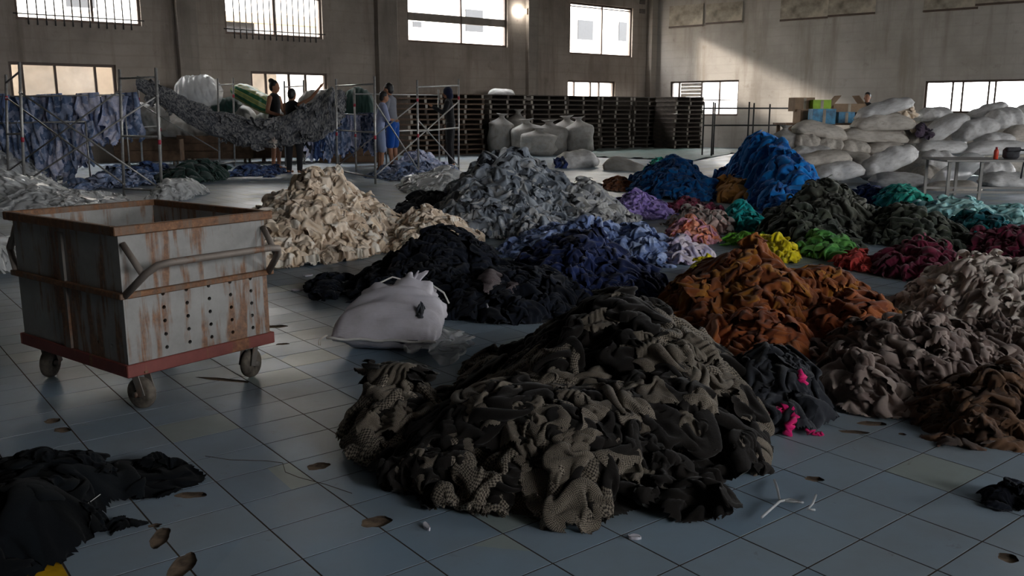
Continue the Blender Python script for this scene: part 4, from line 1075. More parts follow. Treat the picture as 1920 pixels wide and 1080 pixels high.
for si, (xl, xr) in enumerate(stk):
    pv = PALV - (1.1 if si == 7 else 0)
    u0, _ = on_back(xl - 4, 230, pv); u1, _ = on_back(xr + 3, 230, pv)
    wd = (u1 - u0) * .97
    d = .9
    me_t = boxmesh('top_deck', [((0, 0, PH - .012), (wd, d, .024))]); me_b = boxmesh('bottom_deck', [((0, 0, .010), (wd * .98, d, .018))])
    me_s = boxmesh('stringer', [((0, 0, PH / 2), (.07, d * .96, PH - .044))]); me_e = boxmesh('block_end', [((0, 0, PH / 2), (.075, .012, PH - .05))])
    drift = 0
    for k in range(PN):
        drift += random.uniform(-.03, .03); drift = max(-.06, min(.06, drift))
        b = empty('wooden_pallet', uvw((u0 + u1) / 2 + drift, pv + d / 2 + random.uniform(-.05, .05), k * PH + .001), au + random.uniform(-.015, .015))
        tag(b, 'dark pallet, %s, %s' % (ORD[k], SNAME[si]), 'pallet', 'dark pallets stacked along the back wall')
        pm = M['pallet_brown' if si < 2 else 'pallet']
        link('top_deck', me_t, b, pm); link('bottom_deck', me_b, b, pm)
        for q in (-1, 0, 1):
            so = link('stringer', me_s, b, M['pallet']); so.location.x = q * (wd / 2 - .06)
            e = link('block_end', me_e, so, M['pallet_pale'] if random.random() < .6 else M['pallet']); e.location.y = -d * .48 - .007

# ---------------------------------------------------------------- scaffolds
def scaffold(name, label, frames, braces, rear=()):
    """frames: pairs of uprights (top px, base px); braces: pairs of points on uprights"""
    pts = []
    root = None
    ups = []
    for fr in frames:
        row = []
        for (xt, yt, xb, yb) in fr:
            b = fl(xb, yb); t = atY(xt, yt, b.y)
            row.append((b, t))
        ups.append(row)
    o0 = ups[0][0][0].copy()
    root = empty(name, o0); tag(root, label, 'scaffold')
    for row in ups:
        for b, t in row:
            u_ = tube_obj('upright', [b - o0, t - o0], .019, M['pole'], root, 10)
            h = t - b
            bands = [.42] if random.random() < .8 else []
            for f in bands + ([.78] if random.random() < .35 else []):
                tube_obj('red_band', [b - o0 + h * f, b - o0 + h * (f + .035)], .0215, M['redband'], u_, 10)
        if len(row) > 1:
            (b0, t0), (b1, t1) = row[0], row[1]
            for f in (.93, .48, .06): tube_obj('rung', [b0.lerp(t0, f) - o0, b1.lerp(t1, f) - o0], .014, M['pole'], root, 8)
    for (f0, k0, h0), (f1, k1, h1) in braces:
        a = ups[f0][k0][0].lerp(ups[f0][k0][1], h0) - o0; b = ups[f1][k1][0].lerp(ups[f1][k1][1], h1) - o0
        br = tube_obj('cross_brace', [a, b], .012, M['pole'], root, 8)
        for p in (a, b): tube_obj('brace_pin', [p - Vector((0, .03, 0)), p + Vector((0, .03, 0))], .014, M['pole'], br, 6)
    return root
scaffold('scaffold', 'galvanised scaffold with long cross braces behind the rusty cart', [((11, 140, 16, 352), (36, 116, 47, 372)), ((224, 130, 233, 368), (292, 127, 304, 372))], [((0, 1, .78), (1, 1, .07)), ((0, 0, .80), (1, 0, .10)), ((1, 1, .79), (0, 1, .12)), ((1, 0, .84), (0, 0, .15))])
scaffold('scaffold', 'short scaffold frame behind the swag of grey cloth', [((258, 152, 268, 318), (297, 150, 303, 314)), ((408, 147, 412, 318), (437, 146, 440, 312))], [((0, 0, .75), (1, 0, .2))])
scaffold('scaffold', 'galvanised scaffold with crossing braces around the barefoot person', [((630, 148, 632, 330), (702, 143, 704, 345)), ((782, 150, 785, 334), (860, 148, 860, 322))], [((0, 1, .77), (1, 0, .08)), ((1, 0, .78), (0, 0, .10)), ((1, 1, .76), (0, 1, .08)), ((1, 0, .60), (1, 1, .06))])
scaffold('scaffold', 'slim scaffold frame behind the two people in black', [((533, 152, 536, 312), (569, 150, 571, 308)), ((664, 165, 668, 322), (822, 168, 824, 312))], [])

# ---------------------------------------------------------------- hanging laundry and the grey swag
def hang_mesh(name, seed, shape='shirt', w=.62, h=.95):
    rng = np.random.default_rng(seed)
    n, m = 40, 46
    i0, j0 = rng.integers(0, TN, 2)
    I, J = np.meshgrid(np.arange(n) + i0, np.arange(m) + j0, indexing='ij')
    P = tile_at(3, I, J); P = (P - P.reshape(-1, 3).mean(0)) * (TN / n)
    gx = np.linspace(-1, 1, n)[:, None] * np.ones((1, m)); gy = np.linspace(0, 1, m)[None, :] * np.ones((n, 1))
    X = P[..., 0] * w * .8 * (1 - .15 * np.sin(gy * 3)); Zc = -gy * h + P[..., 1] * 0; Y = P[..., 2] * w * .9 * (.4 + .6 * gy)
    if shape == 'shirt': keep = (np.abs(gx) < .62) | ((gy < .62) & (np.abs(gx) > .30))
    elif shape == 'trousers': keep = (gy < .4) & (np.abs(gx) < .7) | ((np.abs(np.abs(gx) - .38) < .30))
    else: keep = np.ones_like(gx, bool)
    keep &= gy < .92 + .08 * np.sin(gx * 7 + seed)
    idx = np.arange(n * m).reshape(n, m)
    f = np.stack([idx[:-1, :-1], idx[1:, :-1], idx[1:, 1:], idx[:-1, 1:]], -1).reshape(-1, 4)
    f = f[keep.ravel()[f].all(1)]
    used = np.unique(f); re = -np.ones(n * m, int); re[used] = np.arange(len(used))
    uv = np.stack([I, J], -1).reshape(-1, 2)[used] / TN * 2
    me = mesh_np(name, np.stack([X, Y, Zc], -1).reshape(-1, 3)[used], re[f], True, uv)
    me.materials.append(None); return me
HANG = [hang_mesh('hanging_mesh', s, sh) for s, sh in ((1, 'shirt'), (2, 'towel'), (3, 'shirt'), (4, 'trousers'), (5, 'towel'))]
NTH = ('first', 'second', 'third', 'fourth', 'fifth', 'sixth', 'seventh', 'eighth', 'ninth', 'tenth', 'eleventh', 'twelfth', 'thirteenth', 'fourteenth', 'fifteenth', 'sixteenth', 'seventeenth')
def hang(x, y, Y, s, mat, label, group, rz=0):
    o = link('hanging_garment', HANG[random.randrange(5)], None, M[mat])
    o.location = atY(x, y, Y); o.scale = (s, s, s * random.uniform(.85, 1.15)); o.rotation_euler = (random.uniform(-.12, .12), random.uniform(-.1, .1), rz + random.uniform(-.35, .35))
    tag(o, label, 'garment', group)
def rail(x0, y0, x1, y1, Y, label):
    a, b = atY(x0, y0, Y), atY(x1, y1, Y)
    r = empty('clothes_rail', a * 1.0); r.location.z = 0
    z0 = r.location.copy()
    tag(r, label, 'rail')
    tube_obj('rail_bar', [a - z0, b - z0], .014, M['pole'], r, 8)
    for p in (a, b): tube_obj('rail_post', [p - z0, Vector((p.x, p.y, 0)) - z0], .014, M['pole'], r, 8)
rail(-60, 182, 232, 178, 15.2, 'clothes rail under the hanging blue laundry beside the cart')
rail(-60, 232, 160, 228, 14.6, 'lower clothes rail under the hanging blue laundry')
gl = 'blue and lilac laundry hanging behind the long-braced scaffold'
for k in range(17):
    x = -50 + 280 * k / 16; m_ = ('laundry', 'denim', 'laundry', 'periwinkle', 'denim')[k % 5]
    tone = {'denim': 'washed blue', 'laundry': 'pale lilac', 'periwinkle': 'pale blue', 'denimdark': 'dark blue'}[m_]
    hang(x, 178 + random.uniform(-4, 4), 15.2 + .12 * (k % 3), random.uniform(.85, 1.1), m_, '%s garment, %s along the upper laundry rail from the picture edge' % (tone, NTH[k]), gl)
for k in range(12):
    x = -40 + 195 * k / 11; m_ = ('denim', 'laundry', 'denim')[k % 3]
    tone = {'denim': 'washed blue', 'laundry': 'pale lilac', 'denimdark': 'dark blue'}[m_]
    hang(x, 230 + random.uniform(-4, 4), 14.6 + .1 * (k % 3), random.uniform(.8, .95), m_, '%s garment, %s along the lower laundry rail from the picture edge' % (tone, NTH[k]), gl)
rail(632, 214, 722, 216, 18.6, 'clothes rail beside the barefoot person')
for k in range(11):
    x = 636 + 84 * k / 10; m_ = ('denim', 'denimdark', 'denim', 'laundry')[k % 4]
    tone = {'denim': 'washed blue', 'laundry': 'pale lilac', 'denimdark': 'dark blue'}[m_]
    hang(x, 214 + random.uniform(-3, 3), 18.6 + .1 * (k % 3), random.uniform(.8, .95), m_, '%s garment, %s along the rail beside the barefoot person' % (tone, NTH[k]), 'laundry hanging beside the barefoot person')
for k in range(5):
    hang(565 + 16 * k, 245 + 6 * math.sin(k), 17.4, .62, ('charcoal', 'laundry', 'denimdark', 'denim', 'denim')[k], ('charcoal', 'pale lilac', 'dark blue', 'washed blue', 'last washed blue')[k] + ' garment hanging under the end of the grey swag', 'laundry under the grey swag')
def swag(label, pix, Y, rv, rd, material, t=1, S=.9):
    P = [atY(x, y, Y) for x, y in pix]
    n, m = 150, 44
    seg = np.linspace(0, len(P) - 1, n)
    C_ = np.array([[np.interp(s, range(len(P)), [p[i] for p in P]) for i in range(3)] for s in seg])
    ker = np.ones(9) / 9
    for i in range(3): C_[4:-4, i] = np.convolve(C_[:, i], ker, 'same')[4:-4]
    th = np.linspace(0, 2 * np.pi, m, endpoint=False)
    prof = np.interp(np.linspace(0, 1, n), np.linspace(0, 1, len(rv)), rv)
    d = TILES[t][(np.arange(n))[:, None] % TN, (np.arange(m) * TN // m)[None, :] % TN][..., 2] * 2.6
    fr = prof[:, None] * (1 + 1.6 * d)
    X = C_[:, None, 0] + 0 * th[None, :] + d * .15; Yy = C_[:, None, 1] + np.cos(th)[None, :] * fr * rd; Z = C_[:, None, 2] + np.sin(th)[None, :] * fr
    org = Vector((float(C_[n // 2, 0]), Y, 0))
    V3 = np.stack([X - org.x, Yy - org.y, Z], -1).reshape(-1, 3)
    idx = np.arange(n * m).reshape(n, m); nx = np.roll(idx, -1, 1)
    f = np.stack([idx[:-1], nx[:-1], nx[1:], idx[1:]], -1).reshape(-1, 4)
    uv = np.stack([np.arange(n)[:, None] * .03 + 0 * th[None, :], np.arange(m)[None, :] * .03 + 0 * seg[:, None]], -1).reshape(-1, 2)
    o = link('cloth_swag', mesh_np('cloth_swag', V3, f, True, uv), None, material)
    o.location = org; tag(o, label, 'cloth')
    for k in range(46):
        q = random.randrange(4, n - 4); a = random.uniform(0, 6.28)
        pc = link('cloth_scrap', PATCH['scrap'][k % 8], o, material)
        r_ = float(prof[q])
        pc.location = (float(C_[q, 0]) - org.x, float(C_[q, 1]) - org.y + math.cos(a) * r_ * rd, float(C_[q, 2]) + math.sin(a) * r_)
        pc.rotation_euler = (a - math.pi / 2 if math.cos(a) > 0 else a + math.pi / 2, random.uniform(-1, 1), random.uniform(0, 6)); s = random.uniform(.14, .3); pc.scale = (s, s, s)
M['swag'] = cloth('dusty_grey_rags', [C(124, 124, 126), C(96, 96, 100), C(146, 144, 142), C(70, 72, 78)], 40)
swag('long swag of dusty grey rags hung between the scaffolds', [(258, 156), (300, 176), (350, 208), (410, 236), (470, 250), (530, 248), (585, 228), (625, 205), (648, 188)], 16.6, [.12, .18, .22, .24, .25, .27, .34, .38, .16], .6, M['swag'])

# ---------------------------------------------------------------- crates and big bags behind the swag
M['wood'] = plain('brown_crate_wood', (0.16, 0.095, 0.055), 0.8, 0, .3, 5)
M['carton'] = plain('brown_cardboard', (0.30, 0.20, 0.125), 0.85, 0, .12, 6)
M['stripe'] = None
def striped():
    m, nt, b = new_mat('green_yellow_striped_plastic')
    co = nt.nodes.new('ShaderNodeTexCoord').outputs['UV']
    w = node(nt, 'ShaderNodeTexWave', Scale=2.2); w.bands_direction = 'Y'; nt.links.new(co, w.inputs['Vector'])
    nt.links.new(ramp(nt, w.outputs[1], [(0.2, C(40, 92, 60)), (0.4, C(40, 92, 60)), (0.5, C(176, 166, 90)), (0.8, C(120, 130, 80))]), b.inputs['Base Color'])
    b.inputs['Roughness'].default_value = .5
    return m
M['stripe'] = striped()
def crate(x0, x1, yt, yb, label, dep=.6, mat='wood', casters=True):
    b0 = fl(x0, yb); b1 = fl(x1, yb)
    w = b1.x - b0.x; h = atY((x0 + x1) / 2, yt, b0.y).z
    r = empty('wooden_crate', ((b0.x + b1.x) / 2, b0.y + dep / 2, 0), random.uniform(-.05, .2)); tag(r, label, 'crate')
    z0 = .10 if casters else 0.0
    nb = max(2, int((h - z0) / .16))
    for k in range(nb):
        hh = (h - z0) / nb
        box_obj('plank', (0, -dep / 2, z0 + hh * (k + .5)), (w, .025, hh - .012), M[mat], r)
    box_obj('back_board', (0, dep / 2, z0 + (h - z0) / 2), (w, .025, h - z0), M[mat], r)
    for s in (-1, 1): box_obj('side_board', (s * w / 2, 0, z0 + (h - z0) / 2), (.025, dep - .03, h - z0), M[mat], r)
    box_obj('crate_base', (0, 0, z0 + .02), (w - .04, dep - .04, .03), M[mat], r)
    if casters:
        for sx in (-1, 1):
            for sy in (-1, 1): tube_obj('caster_wheel', [(sx * w * .4 - .02, sy * dep * .38, .05), (sx * w * .4 + .02, sy * dep * .38, .05)], .05, M['rubber'], r, 12)
crate(215, 330, 262, 311, 'brown wooden crate on casters behind the short scaffold frame')
crate(335, 470, 254, 306, 'long brown wooden crate on casters under the grey swag')
crate(478, 600, 258, 304, 'brown wooden crate behind the two people in black')
for a in ((332, 412, 138, 212, 20.4, 8, 'big clear plastic bag above the grey swag', 'plastic_sack', .9),
          (440, 516, 156, 216, 20.6, -28, 'green and yellow striped bag above the grey swag', 'stripe', .8),
          (395, 480, 196, 262, 21.0, 4, 'grey sack under the striped bag', 'sack_grey', .9),
          (560, 645, 166, 232, 20.2, 6, 'round grey sack behind the arm-raising person', 'sack_grey', .9),
          (300, 400, 210, 262, 21.2, 0, 'grey sack under the big clear plastic bag', 'sack_grey', .9),
          (225, 310, 190, 264, 19.6, 12, 'dark grey bag behind the short scaffold frame', 'sack_grey', .9),
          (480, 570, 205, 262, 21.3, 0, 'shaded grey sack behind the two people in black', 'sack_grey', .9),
          (400, 450, 180, 222, 20.8, 10, 'green plastic sack beside the striped bag', 'bottle_green', .7),
          (640, 705, 168, 262, 22.0, 0, 'dark green bale behind the hanging laundry', 'bottle_green', .8)):
    sack(a[0], a[1], a[2], a[3], a[4], a[5], a[6], a[7], depth=a[8], group=None, cat='bag', name='filled_bag', hem=False)
crate(600, 712, 262, 305, 'low wooden crate behind the hanging laundry', casters=False)

def bit(name, label, x, y, Y, s, mat, cat, kind='garment', k=0, rot=(0, 0, 0)):
    o = link(name, PATCH[kind][k], None, M[mat]); o.location = atY(x, y, Y); o.scale = s; o.rotation_euler = rot
    tag(o, label, cat)
M['purple'] = cloth('dark_purple_cloth', [C(62, 50, 66), C(48, 40, 54), C(78, 66, 80)], 9)
bit('purple_scraps', 'dark purple scraps spilling between the white sacks', 1735, 246, 15.7, (.36, .34, .42), 'purple', 'fabric', 'garment', 1, (1.0, .3, 0))
bit('cream_spill', 'cream cloth bursting from the end of the topmost sack', 1703, 206, 16.0, (.42, .3, .42), 'cream', 'fabric', 'garment', 0, (1.1, .2, 0))
bit('cream_spill', 'cream rags spilling from the sack second from the top', 1716, 236, 15.9, (.28, .25, .3), 'cream', 'fabric', 'garment', 4, (1.1, .1, .5))
bit('navy_cloth', 'navy cloth hanging out of the white bundle behind the grey heap', 1052, 303, 18.6, (.32, .3, .4), 'navy', 'fabric', 'garment', 2, (.9, 0, .3))
bit('white_cloth', 'white cloth at the hip of the person with tied-up hair', 514, 259, 16.5, (.26, .24, .3), 'bone', 'fabric', 'garment', 3, (1.2, 0, .3))
sack(915, 965, 170, 184, 26.8, 0, 'white bundle lying on top of the pallets', 'sack', depth=.6, group=None, hem=False)

# ---------------------------------------------------------------- people
_b = bmesh.new(); bmesh.ops.create_icosphere(_b, subdivisions=2, radius=1.0)
ICO_V = np.array([v.co[:] for v in _b.verts]); ICO_F = np.array([[v.index for v in f.verts] for f in _b.faces]); _b.free()
TMP = bpy.data.scenes.new('remesh_workspace')
def blob(name, balls, material, parent, vox=.016, smooth=4):
    """one continuous surface grown round overlapping tapered limbs"""
    V_ = np.concatenate([ICO_V * (np.array(sc) * r) + np.array(p) for p, r, sc in balls])
    F_ = np.concatenate([ICO_F + i * len(ICO_V) for i in range(len(balls))])
    me = mesh_np(name, V_, F_)
    tmp = bpy.data.objects.new('tmp', me); TMP.collection.objects.link(tmp)
    rm = tmp.modifiers.new('r', 'REMESH'); rm.mode = 'VOXEL'; rm.voxel_size = vox; rm.use_smooth_shade = True
    sm = tmp.modifiers.new('s', 'SMOOTH'); sm.iterations = smooth; sm.factor = .5
    TMP.view_layers[0].update(); dg = TMP.view_layers[0].depsgraph
    out = bpy.data.meshes.new_from_object(tmp.evaluated_get(dg))
    bpy.data.objects.remove(tmp); bpy.data.meshes.remove(me)
    out.name = name
    out.polygons.foreach_set('use_smooth', [True] * len(out.polygons))
    out.materials.clear()
    return link(name, out, parent, material)
def chain(pts, rads, sc=(1, 1, 1), step=.45):
    out = []
    for i in range(len(pts) - 1):
        a, b = Vector(pts[i]), Vector(pts[i + 1]); L = (b - a).length
        n = max(1, int(L / (min(rads[i], rads[i + 1]) * step)))
        for k in range(n + 1):
            t = k / n
            out.append((a.lerp(b, t), rads[i] * (1 - t) + rads[i + 1] * t, sc))
    return out
M['skin'] = plain('brown_skin', C(150, 104, 78), .6, 0, .06, 6)
M['hair'] = plain('black_hair', (.010, .009, .009), .55, 0, .2, 40)
M['blackshirt'] = cloth('black_cotton', [C(24, 23, 25)], 6)
M['greyshirt'] = cloth('grey_tshirt', [C(112, 114, 122)], 6)
M['blueshort'] = cloth('blue_shorts', [C(22, 74, 150)], 6)
M['darkpants'] = cloth('dark_trousers', [C(46, 46, 50)], 6)
M['navyhood'] = cloth('navy_hood', [C(26, 30, 52)], 6)
M['palecloth'] = cloth('lilac_white_shirt', [C(176, 176, 196), C(140, 150, 184)], 5)
def person(label, loc, height, face, arms, top, bottom, legs=1.0, sleeves=0.0, stance=.10, lean=0.0, hair='short', head_turn=0.0, stride=0.0, hood=None, extra=None):
    """faces local +x; arms: for each side (elbow, hand) in metres for a 1.70 m figure, y to the figure's left"""
    r = empty('person', loc, face); tag(r, label, 'person')
    k = height / 1.70; r.scale = (k, k, k)
    ln = lambda z: lean * max(0, z - .9)
    hip, chest, neck, head = Vector((0, 0, .92)), Vector((ln(1.3), 0, 1.28)), Vector((ln(1.45), 0, 1.46)), Vector((ln(1.58) + .015, 0, 1.585))
    B = []
    B += chain([hip, (ln(1.08), 0, 1.08), chest, (ln(1.38), 0, 1.38)], [.118, .100, .115, .095], (.82, 1.25, 1))
    B += chain([(ln(1.38), 0, 1.38), neck, head], [.06, .05, .052])
    B += [(head + Vector((0, 0, .01)), .095, (1.0, .80, 1.18)), (head + Vector((.03, 0, -.055)), .060, (1, .85, .9)), (head + Vector((.098, 0, -.018)), .016, (1.1, .8, 1.3)),
          (head + Vector((.088, 0, -.060)), .014, (.8, 1.6, .6)), (head + Vector((0, .080, -.01)), .02, (.8, .5, 1.4)), (head + Vector((0, -.080, -.01)), .02, (.8, .5, 1.4))]
    A = []
    for s, (el, hd) in ((1, arms[0]), (-1, arms[1])):
        sh = Vector((ln(1.39), s * .170, 1.385)); el, hd = Vector(el), Vector(hd)
        B += chain([sh, el, hd], [.052, .040, .027])
        d = (hd - el).normalized()
        side = d.cross(Vector((0, 0, 1))); side = side.normalized() if side.length > .05 else Vector((0, 1, 0))
        palm = hd + d * .05
        B += chain([hd, palm], [.026, .034])
        for q, fl_ in ((-1.5, .055), (-.5, .07), (.5, .066), (1.5, .05)):
            b0 = palm + side * q * .018 + d * .02
            B += chain([b0, b0 + d * fl_ * .6, b0 + d * fl_ + Vector((0, 0, -.012))], [.0115, .0105, .009])
        B += chain([hd + side * .028 + d * .02, hd + side * .06 + d * .055], [.012, .010])
        A.append((sh, el, hd))
    Lg = []
    for s in (1, -1):
        h = Vector((0, s * .085, .90)); kn = Vector((.025 + stride * s * .5, s * (.09 + stance * .3), .49)); an = Vector((stride * s - .01, s * (.08 + stance * .4), .085)); toe = an + Vector((.15, s * .02, -.055))
        B += chain([h, kn, an], [.088, .056, .036]); B += chain([an + Vector((-.03, 0, -.04)), toe], [.040, .030], (1, 1, .85))
        Lg.append((h, kn, an))
    blob('body', B, M['skin'], r)
    T = chain([(0, 0, .95), (ln(1.08), 0, 1.08), chest, (ln(1.385), 0, 1.385)], [.128, .116, .128, .108], (.86, 1.27, 1))
    if sleeves > 0:
        for sh, el, hd in A:
            if sleeves <= 1: T += chain([sh, sh.lerp(el, sleeves)], [.068, .058])
            else: T += chain([sh, el, el.lerp(hd, .9)], [.066, .055, .044])
    else:
        for sh, el, hd in A: T += chain([sh + Vector((0, -.06 if sh.y > 0 else .06, .02)), chest + Vector((0, .08 if sh.y > 0 else -.08, .02))], [.045, .07])
    blob('shirt', T, M[top], r)
    D = [((0, 0, .93), .132, (.85, 1.28, .8))]
    for h, kn, an in Lg:
        if legs <= 1: D += chain([h, h.lerp(kn, legs)], [.104, .092])
        else: D += chain([h, kn, kn.lerp(an, min(1, legs - 1))], [.102, .076, .060])
    blob('trousers' if legs > 1 else 'shorts', D, M[bottom], r)
    hc = head + Vector((-.018, 0, .035))
    H_ = [(hc, .098, (1.0, .86, 1.08)), (hc + Vector((-.03, 0, -.05)), .075, (.9, 1.02, 1.0))]
    if hair == 'bun': H_ += [(hc + Vector((-.055, 0, .085)), .058, (1, 1, .9)), (hc + Vector((-.02, 0, -.03)), .088, (.9, 1, 1))]
    if hair == 'long': H_ += chain([hc + Vector((-.05, 0, -.04)), (ln(1.4) - .075, 0, 1.42)], [.085, .055])
    if hood: H_ = [(hc, .110, (1.0, .92, 1.08)), (hc + Vector((-.04, 0, -.09)), .085, (1, 1.1, 1.1))]
    blob('hood' if hood else 'hair', H_, M[hood] if hood else M['hair'], r, .013)
    return r
def stand_at(x, yfeet, ytop):
    b = fl(x, yfeet); return b, atY(x, ytop, b.y).z
b, h = stand_at(519, 319, 152)
person('person with tied-up hair in black tank top and shorts, sorting beside the swag', b, h, math.radians(-15), (((.06, .26, 1.14), (.30, .16, 1.06)), ((.02, -.28, 1.12), (.28, -.16, 1.04))), 'blackshirt', 'blackshirt', .85, 0, .05, .05, 'bun')
b, h = stand_at(553, 325, 167)
person('person in dark tank top and trousers with one arm raised', b, h, math.radians(70), (((.12, .24, 1.18), (.34, .16, 1.20)), ((.16, -.36, 1.52), (.26, -.52, 1.74))), 'blackshirt', 'darkpants', 2.0, 0, .12, .03, 'short')
b, h = stand_at(739, 319, 157)
person('barefoot person in grey T-shirt and blue shorts among the laundry', b, h, math.radians(165), (((.06, .24, 1.14), (.28, .12, 1.02)), ((.08, -.24, 1.14), (.30, -.10, 1.02))), 'greyshirt', 'blueshort', .95, .8, .10, .10)
b, h = stand_at(714, 322, 172)
person('person in lilac shirt bending over laundry beside the grey T-shirt', b, h, math.radians(20), (((.14, .22, 1.12), (.32, .10, 1.10)), ((.14, -.22, 1.12), (.32, -.10, 1.10))), 'palecloth', 'denim', 1.0, 1.0, .08, .15)
b, h = stand_at(846, 312, 165)
person('person in dark clothes and navy hood beside the scaffold pole', b, h, math.radians(175), (((.10, .26, 1.16), (.36, .20, 1.30)), ((.02, -.26, 1.12), (.14, -.22, .90))), 'blackshirt', 'blackshirt', 2.0, 2.0, .08, .08, hood='navyhood')
pf = atY(1627, 174, 20.5)
person('person in black shirt seen from the shoulders up behind the sacks', (pf.x, pf.y, 0), pf.z, math.radians(-120), (((.05, .25, 1.12), (.25, .15, 1.0)), ((.05, -.25, 1.12), (.25, -.15, 1.0))), 'blackshirt', 'darkpants', 2.0, .8)

bpy.data.scenes.remove(TMP)

# ---------------------------------------------------------------- table with bottle and bag
M['tabletop'] = plain('grey_table_steel', (0.20, 0.19, 0.175), .5, .2, .15, 4)
tb = fl(1823, 374); th_ = atY(1823, 299, tb.y).z
ta = fl(1760, 362)
tab = empty('metal_table', (tb.x, tb.y, 0), math.radians(-3)); tag(tab, 'low grey metal table in front of the white sacks', 'table')
TL = 2.4
box_obj('table_top', (TL / 2 - .42, .30, th_ - .015), (TL, .82, .03), M['tabletop'], tab, None, .004)
for x in (-.36, .05, 1.9):
    for y in (-.06, .66): box_obj('table_leg', (x, y, (th_ - .03) / 2), (.035, .035, th_ - .032), M['tabletop'], tab)
for y in (-.06, .66): box_obj('lower_rail', (TL / 2 - .42, y, .10), (TL - .1, .025, .03), M['tabletop'], tab)
M['bottle'] = plain('orange_red_plastic', C(206, 70, 48), .4)
M['bagdark'] = plain('dark_grey_bag', C(58, 58, 62), .8, 0, .25, 20)
bp = atY(1868, 286, tb.y + .10)
bt = empty('bottle', (bp.x, bp.y, th_)); tag(bt, 'orange-red bottle standing on the metal table', 'bottle')
def lathe(name, prof, material, parent, n=18):
    bm = bmesh.new()
    rings = [[bm.verts.new((r * math.cos(2 * math.pi * k / n), r * math.sin(2 * math.pi * k / n), z)) for k in range(n)] for r, z in prof]
    for i in range(len(rings) - 1):
        for k in range(n): bm.faces.new((rings[i][k], rings[i][(k + 1) % n], rings[i + 1][(k + 1) % n], rings[i + 1][k]))
    bm.faces.new(rings[0][::-1]); bm.faces.new(rings[-1])
    return link(name, from_bm(name, bm, True), parent, material)
lathe('bottle_body', [(.026, 0), (.030, .004), (.030, .10), (.026, .118), (.013, .132)], M['bottle'], bt)
lathe('cap', [(.014, .132), (.014, .155), (.012, .158)], M['redband'], bt)
gp = atY(1896, 288, tb.y + .12)
bag = empty('shoulder_bag', (gp.x, gp.y, th_)); tag(bag, 'dark grey bag with a strap hanging off the metal table', 'bag')
bm = bmesh.new(); bm_box(bm, (0, 0, .075), (.20, .12, .145), None, .03); link('bag_body', from_bm('bag_body', bm, True), bag, M['bagdark'])
bm = bmesh.new(); bm_box(bm, (0, -.035, .125), (.19, .08, .06), None, .015); link('flap', from_bm('flap', bm, True), bag, M['bagdark'])
tube_obj('strap', [(.08, -.05, .12), (.10, -.14, .12), (.06, -.225, .03), (.03, -.25, -.10), (.02, -.25, -.24)], .011, M['bagdark'], bag, 8)

# ---------------------------------------------------------------- cartons behind the sacks, pipe rack, green tarp
M['lime_box'] = plain('lime_green_card', C(150, 190, 40), .6); M['blue_box'] = plain('blue_printed_card', C(54, 130, 170), .5, 0, .4, 7)
M['blackmetal'] = plain('black_pipe', (0.03, 0.028, 0.027), .6)
bz = .93
bench = empty('work_bench', (atY(1560, 230, 18.6).x, 18.9, 0)); tag(bench, 'plank bench behind the sack stack carrying the cartons', 'bench')
for k in range(4): box_obj('plank', (0, -.36 + .24 * k, bz - .02), (2.0, .225, .04), M['wood'], bench)
for x in (-.9, .9):
    for y in (-.4, .4): box_obj('bench_leg', (x, y, (bz - .04) / 2), (.07, .07, bz - .042), M['wood'], bench)
def carton(x0, x1, yt, yb, Y, dep, mat, label, z=None, flaps=False, rz=0.0):
    c = atY((x0 + x1) / 2, yb, Y); w = atY(x1, yb, Y).x - atY(x0, yb, Y).x; h = atY(x0, yt, Y).z - c.z
    zz = c.z if z is None else z
    r = empty('carton', (c.x, Y + dep / 2, zz), rz); tag(r, label, 'box')
    for s in (-1, 1):
        box_obj('side_panel', (s * (w / 2 - .006), 0, h / 2), (.012, dep, h), M[mat], r); box_obj('side_panel', (0, s * (dep / 2 - .006), h / 2), (w - .026, .012, h), M[mat], r)
    box_obj('base_panel', (0, 0, .006), (w - .026, dep - .026, .012), M[mat], r)
    if flaps:
        for s in (-1, 1): box_obj('flap', (s * w * .42, 0, h + .05), (w * .45, dep, .01), M[mat], r, Matrix.Rotation(s * .9, 3, 'Y'))
    else: box_obj('lid_panel', (0, 0, h + .004), (w, dep, .010), M[mat], r)
    box_obj('tape', (0, -dep / 2 - .001, h * .5), (.06, .002, h * .98), M['board'], r)
carton(1488, 1526, 181, 206, 19.0, .35, 'carton', 'brown carton at the end of the bench', bz + .24, rz=.1)
carton(1500, 1560, 207, 232, 18.7, .5, 'carton', 'wide open brown carton under the lime green one', bz)
carton(1524, 1558, 189, 205, 18.8, .25, 'lime_box', 'lime green carton on top of the brown ones', bz + .29)
carton(1523, 1566, 206, 234, 18.2, .3, 'blue_box', 'blue printed carton in front of the brown ones', bz - .02)
carton(1572, 1602, 208, 228, 18.6, .4, 'blue_box', 'smaller blue carton beside the open brown carton', bz)
carton(1562, 1622, 196, 212, 19.1, .4, 'carton', 'open brown carton with raised flaps near the half-hidden person', bz + .22, True)
carton(1416, 1452, 222, 268, 19.5, .4, 'carton', 'tall brown carton at the end of the sack stack', 0.0)
carton(884, 930, 160, 184, 28.6, .6, 'carton', 'brown carton lying on top of the pallets', 1.67, rz=.4)
prk = fl(1320, 246)
pr = empty('pipe_rack', (atY(1380, 240, 24).x, 24.0, 0)); tag(pr, 'black pipe rack between the pallets and the sacks', 'rack')
o0 = pr.location.copy()
for x in (1325, 1338, 1346, 1408, 1417, 1447):
    p = atY(x, 190 + (x % 7), 24.0); tube_obj('rack_post', [Vector((p.x, 24.0 + (x % 3) * .15, 0)) - o0, Vector((p.x, 24.0 + (x % 3) * .15, p.z)) - o0], .022, M['blackmetal'], pr, 8)
